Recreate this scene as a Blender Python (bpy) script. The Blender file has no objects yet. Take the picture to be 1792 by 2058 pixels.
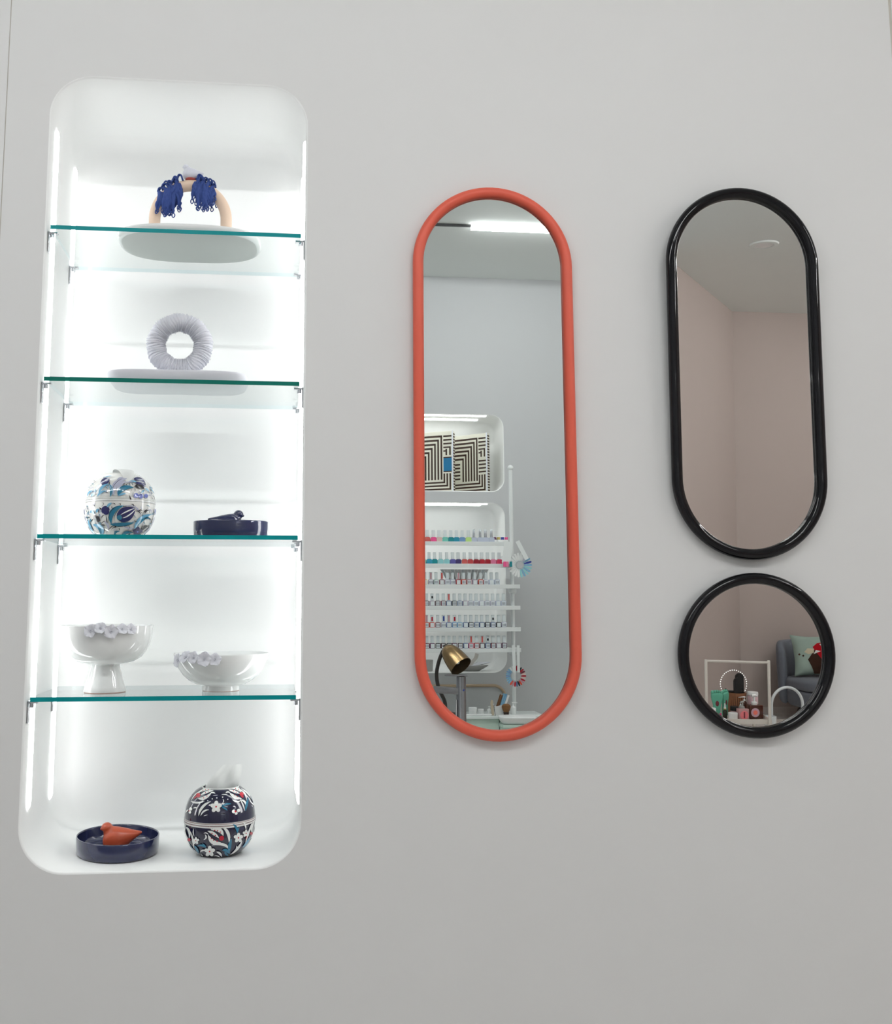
import bpy, bmesh, math, random
from math import sin, cos, pi, radians, sqrt
from mathutils import Vector, Matrix

# ------------------------------------------------------------------ camera, world, exposure
scene = bpy.context.scene
C = scene.collection
cam_data = bpy.data.cameras.new('camera')
cam_data.sensor_fit = 'HORIZONTAL'
cam_data.sensor_width = 36.0
cam_data.lens = 2009.3 * 36.0 / 1792.0
cam_data.shift_x = 133.78 / 1792.0
cam_data.shift_y = -77.9 / 1792.0
cam_data.clip_start = 0.02
cam = bpy.data.objects.new('camera', cam_data)
C.objects.link(cam)
yaw, pitch = 0.0996, 0.1275
fw = Vector((sin(yaw) * cos(pitch), cos(yaw) * cos(pitch), sin(pitch)))
rt = Vector((cos(yaw), -sin(yaw), 0.0))
up = rt.cross(fw)
cam.matrix_world = Matrix(((rt.x, up.x, -fw.x, 0.0), (rt.y, up.y, -fw.y, -2.1), (rt.z, up.z, -fw.z, 1.1), (0, 0, 0, 1)))
scene.camera = cam

world = bpy.data.worlds.new('world')
scene.world = world
world.use_nodes = True
world.node_tree.nodes['Background'].inputs['Color'].default_value = (0.75, 0.82, 0.9, 1)
world.node_tree.nodes['Background'].inputs['Strength'].default_value = 0.3

vs = scene.view_settings
vs.view_transform = 'Standard'
vs.look = 'None'
vs.exposure = 0.0
vs.gamma = 1.0
vs.use_curve_mapping = False
scene.cycles.max_bounces = 8
scene.cycles.diffuse_bounces = 4
scene.cycles.glossy_bounces = 3
scene.cycles.transparent_max_bounces = 12
scene.cycles.caustics_reflective = False
scene.cycles.caustics_refractive = False
scene.cycles.use_light_tree = False
scene.cycles.use_adaptive_sampling = True
scene.cycles.adaptive_threshold = 0.05

ADDED_LAMP_POWER = 67.0       # the two unseen ceiling lines added for light
LED_POWER = 8.0         # strips in the display niche
LED_BACK_POWER = 7.0    # strips in the niches of the opposite wall

# ------------------------------------------------------------------ helpers
random.seed(7)


def s2l(c):
    return tuple(((x / 255.0) / 12.92 if x <= 10 else (((x / 255.0) + 0.055) / 1.055) ** 2.4) for x in c)


MATS = {}


def mat(name, rgb, rough=0.5, metal=0.0, spec=0.5, coat=0.0, noise=0.0, nscale=20.0, bump=0.0, bscale=200.0,
        emit=0.0, trans=0.0, sheen=0.0, sub=0.0):
    """procedural principled material; rgb is the sRGB colour 0..255"""
    m = bpy.data.materials.new(name)
    m.use_nodes = True
    nt = m.node_tree
    b = nt.nodes['Principled BSDF']
    col = s2l(rgb) + (1.0,)
    b.inputs['Base Color'].default_value = col
    b.inputs['Roughness'].default_value = rough
    b.inputs['Metallic'].default_value = metal
    b.inputs['Specular IOR Level'].default_value = spec
    b.inputs['Coat Weight'].default_value = coat
    b.inputs['Coat Roughness'].default_value = 0.03
    b.inputs['Transmission Weight'].default_value = trans
    b.inputs['Sheen Weight'].default_value = sheen
    if sub:
        b.inputs['Subsurface Weight'].default_value = sub
        b.inputs['Subsurface Scale'].default_value = 0.01
    if emit:
        b.inputs['Emission Color'].default_value = (1, 1, 1, 1)
        b.inputs['Emission Strength'].default_value = emit
    if noise or bump:
        tc = nt.nodes.new('ShaderNodeTexCoord')
    if noise:
        n = nt.nodes.new('ShaderNodeTexNoise')
        n.inputs['Scale'].default_value = nscale
        n.inputs['Detail'].default_value = 1.0 if nscale < 5 else 3.0
        nt.links.new(tc.outputs['Object'], n.inputs['Vector'])
        r = nt.nodes.new('ShaderNodeMapRange')
        r.inputs['To Min'].default_value = 1.0 - noise
        r.inputs['To Max'].default_value = 1.0 + noise
        nt.links.new(n.outputs['Fac'], r.inputs['Value'])
        mx = nt.nodes.new('ShaderNodeMix')
        mx.data_type = 'RGBA'
        mx.blend_type = 'MULTIPLY'
        mx.inputs['Factor'].default_value = 1.0
        mx.inputs[6].default_value = col
        nt.links.new(r.outputs['Result'], mx.inputs[7])
        nt.links.new(mx.outputs[2], b.inputs['Base Color'])
    if bump:
        n2 = nt.nodes.new('ShaderNodeTexNoise')
        n2.inputs['Scale'].default_value = bscale
        n2.inputs['Detail'].default_value = 3
        nt.links.new(tc.outputs['Object'], n2.inputs['Vector'])
        bp = nt.nodes.new('ShaderNodeBump')
        bp.inputs['Strength'].default_value = bump
        bp.inputs['Distance'].default_value = 0.002
        nt.links.new(n2.outputs['Fac'], bp.inputs['Height'])
        nt.links.new(bp.outputs['Normal'], b.inputs['Normal'])
    MATS[name] = m
    return m


def thin_glass(name, tint, ior=1.5, fac=1.0):
    """clear pane: fresnel reflection over a tinted straight-through pass"""
    m = bpy.data.materials.new(name)
    m.use_nodes = True
    nt = m.node_tree
    nt.nodes.clear()
    out = nt.nodes.new('ShaderNodeOutputMaterial')
    mix = nt.nodes.new('ShaderNodeMixShader')
    tr = nt.nodes.new('ShaderNodeBsdfTransparent')
    tr.inputs['Color'].default_value = tint
    gl = nt.nodes.new('ShaderNodeBsdfGlossy')
    gl.inputs['Roughness'].default_value = 0.0
    lw = nt.nodes.new('ShaderNodeLayerWeight')
    lw.inputs['Blend'].default_value = 0.5
    pw = nt.nodes.new('ShaderNodeMath')
    pw.operation = 'POWER'
    pw.inputs[1].default_value = 5.0
    ma = nt.nodes.new('ShaderNodeMath')
    ma.operation = 'MULTIPLY_ADD'
    ma.inputs[1].default_value = 0.96 * fac
    ma.inputs[2].default_value = 0.04 * fac
    nt.links.new(lw.outputs['Facing'], pw.inputs[0])
    nt.links.new(pw.outputs[0], ma.inputs[0])
    nt.links.new(ma.outputs[0], mix.inputs['Fac'])
    nt.links.new(tr.outputs[0], mix.inputs[1])
    nt.links.new(gl.outputs[0], mix.inputs[2])
    nt.links.new(mix.outputs[0], out.inputs['Surface'])
    MATS[name] = m
    return m


class MB:
    """collects shapes, builds one mesh object"""

    def __init__(self):
        self.v, self.f, self.m = [], [], []

    def add(self, vs_, fs, mi=0, M=None):
        o = len(self.v)
        if M is not None:
            vs_ = [M @ Vector(p) for p in vs_]
        self.v += [tuple(p) for p in vs_]
        self.f += [tuple(i + o for i in q) for q in fs]
        self.m += [mi] * len(fs)
        return self

    def box(self, x0, x1, y0, y1, z0, z1, mi=0, M=None):
        vs_ = [(x, y, z) for z in (z0, z1) for y in (y0, y1) for x in (x0, x1)]
        fs = [(0, 2, 3, 1), (4, 5, 7, 6), (0, 1, 5, 4), (2, 6, 7, 3), (0, 4, 6, 2), (1, 3, 7, 5)]
        return self.add(vs_, fs, mi, M)

    def rbox(self, x0, x1, y0, y1, z0, z1, r=0.004, seg=2, mi=0, M=None):
        bm = bmesh.new()
        bmesh.ops.create_cube(bm, size=1.0)
        for v in bm.verts:
            v.co = Vector(((x0 + x1) / 2 + v.co.x * (x1 - x0), (y0 + y1) / 2 + v.co.y * (y1 - y0), (z0 + z1) / 2 + v.co.z * (z1 - z0)))
        bmesh.ops.bevel(bm, geom=list(bm.edges), offset=r, segments=seg, profile=0.5, affect='EDGES')
        bm.verts.index_update()
        self.add([v.co.copy() for v in bm.verts], [[v.index for v in f.verts] for f in bm.faces], mi, M)
        bm.free()
        return self

    def lathe(self, prof, n=32, mi=0, M=None, sx=1.0, sy=1.0, a0=0.0, a1=2 * pi):
        """prof: list of (r, z) from bottom outwards; closed turn unless a0..a1 is partial"""
        full = abs(a1 - a0 - 2 * pi) < 1e-6
        k = n if full else n + 1
        vs_, fs = [], []
        for (r, z) in prof:
            for i in range(k):
                a = a0 + (a1 - a0) * i / n
                vs_.append((r * cos(a) * sx, r * sin(a) * sy, z))
        for j in range(len(prof) - 1):
            for i in range(n):
                i2 = (i + 1) % k
                fs.append((j * k + i, j * k + i2, (j + 1) * k + i2, (j + 1) * k + i))
        return self.add(vs_, fs, mi, M)

    def tube(self, pts, r, n=10, closed=False, mi=0, M=None, caps=True):
        """round bar along points; r a number or one radius per point"""
        P = [Vector(p) for p in pts]
        L = len(P)
        R = r if isinstance(r, (list, tuple)) else [r] * L
        vs_, fs = [], []
        prev = None
        for i in range(L):
            if closed:
                t = (P[(i + 1) % L] - P[i - 1]).normalized()
            else:
                t = (P[min(i + 1, L - 1)] - P[max(i - 1, 0)]).normalized()
            if prev is None:
                a = Vector((0, 0, 1)) if abs(t.z) < 0.9 else Vector((0, 1, 0))
                nrm = (a - t * a.dot(t)).normalized()
            else:
                nrm = (prev - t * prev.dot(t)).normalized()
            prev = nrm
            bn = t.cross(nrm)
            for k in range(n):
                q = 2 * pi * k / n
                vs_.append(P[i] + (nrm * cos(q) + bn * sin(q)) * R[i])
        for i in range(L if closed else L - 1):
            j = (i + 1) % L
            for k in range(n):
                k2 = (k + 1) % n
                fs.append((i * n + k, i * n + k2, j * n + k2, j * n + k))
        if not closed and caps:
            fs.append(tuple(range(n))[::-1])
            fs.append(tuple((L - 1) * n + k for k in range(n)))
        return self.add(vs_, fs, mi, M)

    def prism(self, poly, y0, y1, mi=0, M=None):
        """polygon in x,z extruded along y"""
        n = len(poly)
        vs_ = [(x, y0, z) for x, z in poly] + [(x, y1, z) for x, z in poly]
        fs = [tuple(range(n)), tuple(range(2 * n - 1, n - 1, -1))]
        fs += [(i, n + i, n + (i + 1) % n, (i + 1) % n) for i in range(n)]
        return self.add(vs_, fs, mi, M)

    def ball(self, c, rx, ry, rz, n=12, m=8, mi=0, M=None):
        vs_ = [(c[0], c[1], c[2] - rz)]
        for j in range(1, m):
            a = -pi / 2 + pi * j / m
            for i in range(n):
                b = 2 * pi * i / n
                vs_.append((c[0] + rx * cos(a) * cos(b), c[1] + ry * cos(a) * sin(b), c[2] + rz * sin(a)))
        vs_.append((c[0], c[1], c[2] + rz))
        t = len(vs_) - 1
        fs = [(0, 1 + (i + 1) % n, 1 + i) for i in range(n)]
        for j in range(m - 2):
            for i in range(n):
                a, b = 1 + j * n + i, 1 + j * n + (i + 1) % n
                fs.append((a, b, b + n, a + n))
        o = 1 + (m - 2) * n
        fs += [(o + i, o + (i + 1) % n, t) for i in range(n)]
        return self.add(vs_, fs, mi, M)

    def mesh(self, name, mats, smooth=True, angle=40):
        me = bpy.data.meshes.new(name)
        me.from_pydata(self.v, [], self.f)
        for mm in (mats if isinstance(mats, (list, tuple)) else [mats]):
            me.materials.append(MATS[mm])
        me.polygons.foreach_set('material_index', self.m)
        me.polygons.foreach_set('use_smooth', [smooth] * len(self.f))
        bm = bmesh.new()
        bm.from_mesh(me)
        bmesh.ops.recalc_face_normals(bm, faces=bm.faces)
        bm.to_mesh(me)
        bm.free()
        me.update()
        if smooth:
            me.set_sharp_from_angle(angle=radians(angle))
        return me

    def build(self, name, mats, parent=None, loc=None, rot=None, smooth=True, angle=40):
        o = bpy.data.objects.new(name, self.mesh(name, mats, smooth, angle))
        C.objects.link(o)
        if parent is not None:
            o.parent = parent
        if loc is not None:
            o.location = loc
        if rot is not None:
            o.rotation_euler = rot
        return o


def tag(o, label, cat, group=None, kind=None):
    o['label'] = label
    o['category'] = cat
    if group:
        o['group'] = group
    if kind:
        o['kind'] = kind
    return o


def thing(name, label, cat, loc=(0, 0, 0), rot=(0, 0, 0), group=None):
    o = bpy.data.objects.new(name, None)
    o.empty_display_size = 0.05
    C.objects.link(o)
    o.location = loc
    o.rotation_euler = rot
    return tag(o, label, cat, group)


def struct(o, label=None):
    o['kind'] = 'structure'
    if label:
        o['label'] = label
    return o


def place(mesh, name, parent=None, loc=(0, 0, 0), rot=(0, 0, 0), scale=None):
    o = bpy.data.objects.new(name, mesh)
    C.objects.link(o)
    o.parent = parent
    o.location = loc
    o.rotation_euler = rot
    if scale:
        o.scale = scale
    return o


def rrect(x0, x1, z0, z1, r, n=10):
    """rounded rectangle, counter-clockwise, 4*(n+1) points"""
    pts = []
    for cx, cz, a in ((x1 - r, z1 - r, 0), (x0 + r, z1 - r, pi / 2), (x0 + r, z0 + r, pi), (x1 - r, z0 + r, 1.5 * pi)):
        for i in range(n + 1):
            q = a + pi / 2 * i / n
            pts.append((cx + r * cos(q), cz + r * sin(q)))
    return pts


def bez(p0, p1, p2, n):
    return [tuple((1 - t) ** 2 * a + 2 * t * (1 - t) * b + t * t * c for a, b, c in zip(p0, p1, p2)) for t in [i / n for i in range(n + 1)]]


def spline(pts, n=8):
    """Catmull-Rom through points"""
    P = [Vector(p) for p in pts]
    P = [P[0] * 2 - P[1]] + P + [P[-1] * 2 - P[-2]]
    out = []
    for i in range(1, len(P) - 2):
        for k in range(n):
            t = k / n
            a, b, c, d = P[i - 1], P[i], P[i + 1], P[i + 2]
            out.append(0.5 * ((2 * b) + (c - a) * t + (2 * a - 5 * b + 4 * c - d) * t * t + (3 * b - a - 3 * c + d) * t ** 3))
    out.append(P[-2])
    return out


# ------------------------------------------------------------------ materials
mat('wall_paint', (230, 230, 229), rough=0.75, spec=0.25, noise=0.012, nscale=3)
mat('wall_paint_back', (198, 200, 202), rough=0.75, spec=0.25, noise=0.012, nscale=3)
mat('pink_paint', (194, 182, 176), rough=0.8, spec=0.2, noise=0.015, nscale=3)
mat('ceiling_paint', (240, 245, 243), rough=0.85, spec=0.2, noise=0.01, nscale=2)
mat('floor_vinyl', (212, 208, 204), rough=0.45, spec=0.4, noise=0.05, nscale=6)
mat('seam_brown', (202, 197, 188), rough=0.8)
mat('baseboard', (214, 206, 202), rough=0.5)
mat('niche_white', (248, 249, 248), rough=0.42, spec=0.4, noise=0.006, nscale=4)
mat('led', (255, 255, 255), rough=0.5, emit=LED_POWER)
mat('led_rear', (255, 255, 255), rough=0.5, emit=LED_POWER * 0.55)
mat('led_back', (255, 255, 255), rough=0.5, emit=LED_BACK_POWER)
mat('lamp_far', (255, 255, 255), rough=0.5, emit=26.0)
mat('lamp_added', (255, 255, 255), rough=0.5, emit=ADDED_LAMP_POWER)
mat('bulb', (255, 255, 255), rough=0.5, emit=1.2).cycles.emission_sampling = 'NONE'
mat('chrome', (214, 216, 220), rough=0.12, metal=1.0)
mat('steel', (150, 150, 154), rough=0.22, metal=1.0, noise=0.05, nscale=40)
mat('silver_cap', (196, 200, 206), rough=0.2, metal=1.0)
mat('mirror', (236, 240, 238), rough=0.0, metal=1.0)
mat('mirror_dim', (236, 236, 234), rough=0.0, metal=1.0)
mat('backing', (60, 58, 58), rough=0.7)
mat('coral', (226, 98, 76), rough=0.42, spec=0.4, noise=0.02, nscale=12, bump=0.02, bscale=500)
mat('black_gloss', (13, 13, 17), rough=0.05, spec=0.35, coat=0.0, noise=0.02, nscale=8)
mat('porcelain', (236, 238, 237), rough=0.04, spec=0.6, coat=0.3, noise=0.006, nscale=10)
mat('bisque', (222, 223, 230), rough=0.5, spec=0.4, noise=0.02, nscale=60)
mat('plate_bottom', (176, 178, 174), rough=0.5, noise=0.05, nscale=25)
mat('clay_ring', (170, 122, 104), rough=0.7, noise=0.06, nscale=50)
mat('navy', (34, 40, 74), rough=0.1, spec=0.6, coat=0.4, noise=0.03, nscale=12)
mat('navy_ball', (22, 22, 52), rough=0.09, spec=0.6, coat=0.4, noise=0.03, nscale=12)
mat('terracotta', (190, 84, 54), rough=0.28, spec=0.5, coat=0.2, noise=0.06, nscale=30)
mat('peach', (229, 203, 180), rough=0.55, noise=0.03, nscale=18, bump=0.03, bscale=250)
mat('rope_blue', (40, 66, 134), rough=0.7, noise=0.15, nscale=120, bump=0.3, bscale=700)
mat('bird_white', (214, 216, 226), rough=0.3)
mat('bird_red', (165, 70, 62), rough=0.5)
mat('tissue', (250, 251, 250), rough=0.9, spec=0.1, noise=0.01, nscale=30)
nt_ = MATS['tissue'].node_tree
tl_ = nt_.nodes.new('ShaderNodeBsdfTranslucent')
tl_.inputs['Color'].default_value = (0.95, 0.96, 0.95, 1)
mx_ = nt_.nodes.new('ShaderNodeMixShader')
mx_.inputs['Fac'].default_value = 0.5
nt_.links.new(nt_.nodes['Principled BSDF'].outputs[0], mx_.inputs[1])
nt_.links.new(tl_.outputs[0], mx_.inputs[2])
nt_.links.new(mx_.outputs[0], nt_.nodes['Material Output'].inputs['Surface'])
mat('ball_white', (226, 226, 222), rough=0.09, spec=0.6, coat=0.4, noise=0.01, nscale=20)
mat('p_white', (232, 234, 230), rough=0.12, spec=0.6, coat=0.3)
mat('p_red', (190, 26, 50), rough=0.12, spec=0.6, coat=0.3)
mat('p_teal', (26, 112, 142), rough=0.12, spec=0.6, coat=0.3)
mat('p_sky', (110, 168, 200), rough=0.12, spec=0.6, coat=0.3)
mat('p_navy', (42, 42, 92), rough=0.12, spec=0.6, coat=0.3)
mat('p_black', (28, 24, 34), rough=0.15, spec=0.6, coat=0.3)
mat('p_lilac', (176, 178, 198), rough=0.12, spec=0.6, coat=0.3)
mat('p_peri', (104, 116, 182), rough=0.12, spec=0.6, coat=0.3)
mat('p_maroon', (120, 40, 48), rough=0.2, spec=0.5)
mat('glass_edge', (4, 142, 146), rough=0.35, spec=0.15, noise=0.05, nscale=6)
mat('glass_edge_dark', (12, 112, 98), rough=0.35, spec=0.15, noise=0.05, nscale=6)
thin_glass('glass_face', (0.965, 0.985, 0.98, 1))
thin_glass('glass_edge_pale', (0.80, 0.91, 0.93, 1))
thin_glass('acrylic', (0.93, 0.95, 0.96, 1))
mat('rack_white', (232, 236, 236), rough=0.35, noise=0.006, nscale=10)
mat('black_metal', (22, 22, 24), rough=0.4)
mat('dark_neck', (50, 46, 44), rough=0.45, noise=0.05, nscale=40)
mat('brass', (158, 132, 96), rough=0.24, metal=1.0, noise=0.06, nscale=15)
mat('lamp_inside', (92, 76, 56), rough=0.4, metal=0.6)
mat('tan_trim', (186, 164, 138), rough=0.5, noise=0.03, nscale=20)
mat('print_brown', (52, 30, 14), rough=0.5)
mat('print_cream', (224, 222, 208), rough=0.45, noise=0.02, nscale=20)
mat('print_blue', (0, 112, 160), rough=0.4)
mat('box_edge', (226, 230, 238), rough=0.35)
mat('counter_white', (232, 240, 238), rough=0.2, coat=0.2, noise=0.006, nscale=8)
mat('counter_green', (205, 228, 216), rough=0.15, coat=0.3)
mat('white_plastic', (240, 242, 242), rough=0.3, noise=0.005, nscale=10)
mat('cream_plastic', (222, 216, 208), rough=0.4, noise=0.01, nscale=10)
mat('grey_ceramic', (172, 172, 168), rough=0.3, noise=0.03, nscale=20)
mat('brush_brown', (112, 74, 44), rough=0.8, noise=0.2, nscale=90, bump=0.4, bscale=400)
mat('bristle', (130, 92, 56), rough=0.9, noise=0.2, nscale=150, bump=0.4, bscale=500)
mat('pale_wood', (206, 190, 166), rough=0.6, noise=0.06, nscale=25)
mat('wood', (150, 100, 70), rough=0.55, noise=0.12, nscale=18, bump=0.1, bscale=120)
mat('dark_wood', (58, 44, 36), rough=0.5, noise=0.1, nscale=20)
mat('chair_fabric', (112, 118, 128), rough=0.95, spec=0.1, noise=0.06, nscale=60, bump=0.25, bscale=900, sheen=0.2)
mat('cushion_mint', (158, 178, 168), rough=0.95, spec=0.1, noise=0.05, nscale=30, bump=0.2, bscale=800)
mat('cushion_brown', (64, 44, 36), rough=0.95, spec=0.1, noise=0.05, nscale=40)
mat('cushion_red', (176, 22, 34), rough=0.95, spec=0.1)
mat('cushion_white', (226, 226, 222), rough=0.95, spec=0.1)
mat('cushion_cream', (206, 196, 170), rough=0.95, spec=0.1)
mat('foot_green', (104, 190, 162), rough=0.55, noise=0.05, nscale=20)
mat('foot_sole', (120, 52, 62), rough=0.7)
mat('brush_black', (26, 26, 28), rough=0.5, noise=0.1, nscale=50)
mat('amber', (74, 30, 18), rough=0.12, coat=0.4, noise=0.05, nscale=10)
mat('label_pink', (238, 128, 136), rough=0.5)
mat('label_lilac', (206, 172, 186), rough=0.5)
mat('label_coral', (238, 120, 104), rough=0.5)
mat('pink_glass', (196, 150, 150), rough=0.15, coat=0.3, noise=0.08, nscale=20)
mat('petal_jar', (222, 190, 196), rough=0.25, noise=0.2, nscale=45, coat=0.3)
mat('bath_grey', (176, 170, 164), rough=0.5, noise=0.03, nscale=20)
mat('olive_glass', (40, 44, 26), rough=0.1, coat=0.4)
mat('magenta', (196, 40, 110), rough=0.3)
mat('yellow_band', (206, 186, 96), rough=0.4)
mat('cap_pale', (226, 233, 235), rough=0.3)
mat('cap_frost', (220, 229, 232), rough=0.4)
POLISH = {
    'hot pink': (238, 88, 150), 'blush beige': (226, 196, 190), 'mint green': (120, 205, 190), 'deep teal': (22, 140, 150),
    'turquoise': (40, 150, 180), 'periwinkle blue': (120, 160, 205), 'lime green': (196, 232, 140), 'clear': (196, 204, 222),
    'pale aqua': (150, 212, 216), 'violet blue': (96, 92, 165), 'dark purple': (66, 52, 112), 'coral': (206, 92, 88),
    'brick red': (196, 70, 72), 'crimson': (150, 20, 40), 'cherry red': (176, 24, 44), 'rose pink': (236, 128, 166),
    'raspberry': (222, 66, 104), 'mauve': (176, 160, 178), 'sage grey': (150, 176, 168), 'mustard': (196, 176, 100),
    'dusty rose': (196, 150, 160), 'slate blue': (96, 116, 156), 'black cherry': (70, 24, 38), 'burgundy': (112, 26, 48),
    'near black': (30, 30, 40), 'orange red': (206, 70, 46), 'ice blue': (130, 180, 212), 'silver lilac': (196, 196, 214),
    'plum': (96, 44, 84), 'cobalt blue': (52, 72, 160)}
for k_, c_ in POLISH.items():
    mat('polish ' + k_, c_, rough=0.15, coat=0.3)

# ------------------------------------------------------------------ the room
CEIL = 2.98
NX0, NX1, NZ0, NZ1, NR, NDEP = -0.5002, 0.0473, 0.5709, 2.2301, 0.088, 0.305


def wall_with_holes(name, x0, x1, z0, z1, y, holes, m, facing):
    """flat wall sheet at y with rounded openings"""
    bm = bmesh.new()
    edges = []
    for loop in [[(x0, z0), (x1, z0), (x1, z1), (x0, z1)]] + holes:
        vv = [bm.verts.new((x, y, z)) for x, z in loop]
        for i in range(len(vv)):
            edges.append(bm.edges.new((vv[i], vv[(i + 1) % len(vv)])))
    bmesh.ops.triangle_fill(bm, use_beauty=True, edges=edges)
    bmesh.ops.recalc_face_normals(bm, faces=bm.faces)
    for f in bm.faces:
        if f.normal.y * facing < 0:
            f.normal_flip()
    me = bpy.data.meshes.new(name)
    bm.to_mesh(me)
    bm.free()
    me.materials.append(MATS[m])
    o = bpy.data.objects.new(name, me)
    C.objects.link(o)
    return o


def niche_shell(name, x0, x1, z0, z1, r, depth, y0, sgn, parent, m, fil=0.04, lip=0.004):
    """white moulded niche: rounded opening, straight sides, filleted back. sgn: +1 goes to +y"""
    mb = MB()
    rings = []
    for k in range(4):                                   # small rounded front lip
        a = pi / 2 * k / 3
        rings.append((-lip * (1 - sin(a)), y0 + sgn * lip * (1 - cos(a))))
    rings.append((0.0, y0 + sgn * depth * 0.5))
    for k in range(7):
        a = pi / 2 * k / 6
        rings.append((fil * (1 - cos(a)), y0 + sgn * (depth - fil + fil * sin(a))))
    base = rrect(x0, x1, z0, z1, r, 12)
    cx, cz = (x0 + x1) / 2, (z0 + z1) / 2
    n = len(base)
    vs_, fs = [], []
    for ins, y in rings:
        rr = rrect(x0 + ins, x1 - ins, z0 + ins, z1 - ins, max(r - ins, 0.012), 12)
        vs_ += [(x, y, z) for x, z in rr]
    for j in range(len(rings) - 1):
        for i in range(n):
            fs.append((j * n + i, j * n + (i + 1) % n, (j + 1) * n + (i + 1) % n, (j + 1) * n + i))
    fs.append(tuple((len(rings) - 1) * n + i for i in range(n)))
    mb.add(vs_, fs)
    return mb.build(name, m, parent, angle=50)


wf = struct(wall_with_holes('wall_front', -0.5945, 1.434, 0.0, CEIL, 0.0, [rrect(NX0 - 0.004, NX1 + 0.004, NZ0 - 0.004, NZ1 + 0.004, NR + 0.004, 12)], 'wall_paint', -1),
            'light grey painted wall with lit niche and three mirrors')
niche = niche_shell('display_niche', NX0, NX1, NZ0, NZ1, NR, NDEP, 0.0, 1, wf, 'niche_white')
niche['label'] = 'tall white display niche with rounded corners'
for side, xw in ((1, NX0), (-1, NX1)):
    for yl, za, zb in ((0.0533, 0.682, 2.132), (0.2541, 0.664, 2.135)):
        mb = MB()
        pts = [(xw + side * 0.0005, yl, za), (xw + side * 0.0005, yl, zb)]
        prof = [(-0.0125, 0.0), (-0.0105, 0.0035), (-0.005, 0.005), (0.005, 0.005), (0.0105, 0.0035), (0.0125, 0.0)]
        vs_ = []
        for z, sc in ((za, 0.15), (za + 0.004, 0.7), (za + 0.012, 1), (zb - 0.012, 1), (zb - 0.004, 0.7), (zb, 0.15)):
            vs_ += [(xw + side * (0.0004 + d * sc), yl + w * sc, z) for w, d in prof]
        fs = [(j * 6 + i, j * 6 + i + 1, (j + 1) * 6 + i + 1, (j + 1) * 6 + i) for j in range(5) for i in range(5)]
        mb.add(vs_, fs)
        o = mb.build('led_strip', 'led' if yl < 0.1 else 'led_rear', niche)
        o['label'] = 'glowing white light strip'

# neighbouring wall panels, separated by narrow vertical joints
struct(MB().box(-2.6, -0.5965, 0.0, 0.06, 0.0, CEIL).build('wall_front_left', 'wall_paint', smooth=False), 'light grey wall panel beyond the left joint')
struct(MB().box(1.441, 5.4, 0.0, 0.06, 0.0, CEIL).build('wall_front_right', 'wall_paint', smooth=False), 'light grey wall panel beyond the right joint')
struct(MB().box(-0.602, -0.590, 0.0012, 0.02, 0.0, CEIL).build('trim_1', 'seam_brown', smooth=False), 'thin vertical joint left of the niche')
struct(MB().box(1.430, 1.445, 0.0015, 0.02, 0.0, CEIL).build('trim_2', 'seam_brown', smooth=False), 'thin vertical joint right of the black mirrors')

YA, YB = -3.5, -4.93
XD0, XD1 = 2.19, 3.32
UN = [(0.30, 1.272, 1.724, 2.164, 0.07), (0.30, 1.272, 0.709, 1.654, 0.075)]
wa = struct(wall_with_holes('wall_back', -2.6, XD0, 0.0, CEIL, YA,
                            [rrect(a - .004, b + .004, c - .004, d + .004, r + .004, 12) for a, b, c, d, r in UN], 'wall_paint_back', 1),
            'grey wall across the room with two lit niches')
for i_, (a, b, c, d, r) in enumerate(UN):
    nn = niche_shell('wall_niche', a, b, c, d, r, 0.26, YA, -1, wa, 'niche_white')
    for yl in (0.018, 0.15 if i_ == 0 else 0.09):
        x1 = (1.178 if yl < .05 else 1.155)
        o = MB().rbox(0.36, x1, YA - yl - 0.010, YA - yl + 0.010, d - 0.006, d - 0.001, 0.002, 1).build('led_strip', 'led_back', nn)
        o['label'] = 'glowing white light strip'
wd = MB().add([(XD0, YA, 0), (XD1, YB, 0), (XD1, YB, CEIL), (XD0, YA, CEIL)], [(0, 1, 2, 3)]).build('wall_diagonal', 'pink_paint', smooth=False)
struct(wd, 'dusty pink angled wall seen in the tall black mirror')
struct(MB().add([(XD1, YB, 0), (5.4, YB, 0), (5.4, YB, CEIL), (XD1, YB, CEIL)], [(0, 1, 2, 3)]).build('wall_rear', 'pink_paint', smooth=False), 'dusty pink rear wall behind the armchair')
struct(MB().add([(5.4, YB, 0), (5.4, 0, 0), (5.4, 0, CEIL), (5.4, YB, CEIL)], [(0, 1, 2, 3)]).build('wall_right', 'pink_paint', smooth=False), 'dusty pink side wall')
struct(MB().add([(-2.6, YA, 0), (-2.6, 0, 0), (-2.6, 0, CEIL), (-2.6, YA, CEIL)], [(0, 1, 2, 3)]).build('wall_left', 'wall_paint_back', smooth=False), 'grey side wall')
struct(MB().box(-2.7, 5.5, YB - .1, 0.4, -0.05, 0.0).build('floor', 'floor_vinyl', smooth=False), 'grey floor')
struct(MB().box(-2.7, 5.5, YB - .1, 0.4, CEIL, CEIL + 0.05).build('ceiling', 'ceiling_paint', smooth=False), 'white ceiling')
struct(MB().box(XD1 + 0.01, 5.39, YB + 0.001, YB + 0.014, 0.0, 0.045).build('baseboard_rear', 'baseboard', smooth=False), 'pale baseboard under the pink wall')

# ceiling lines: black tracks with white lamps; first seen, other two added unseen
def track(label, p, L, segs, along_y=False, m='lamp_added'):
    t = thing('track_lamp', label, 'lamp', (p[0], p[1], CEIL), (0, 0, pi / 2 if along_y else 0))
    MB().box(0, L, -0.006, 0.006, -0.012, -0.001).build('track', 'black_metal', t, smooth=False)
    for xa, xb in segs:
        MB().box(xa, xb, -0.014, 0.014, -0.024, -0.0008).build('diffuser', m, t, smooth=False)
    return t


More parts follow.
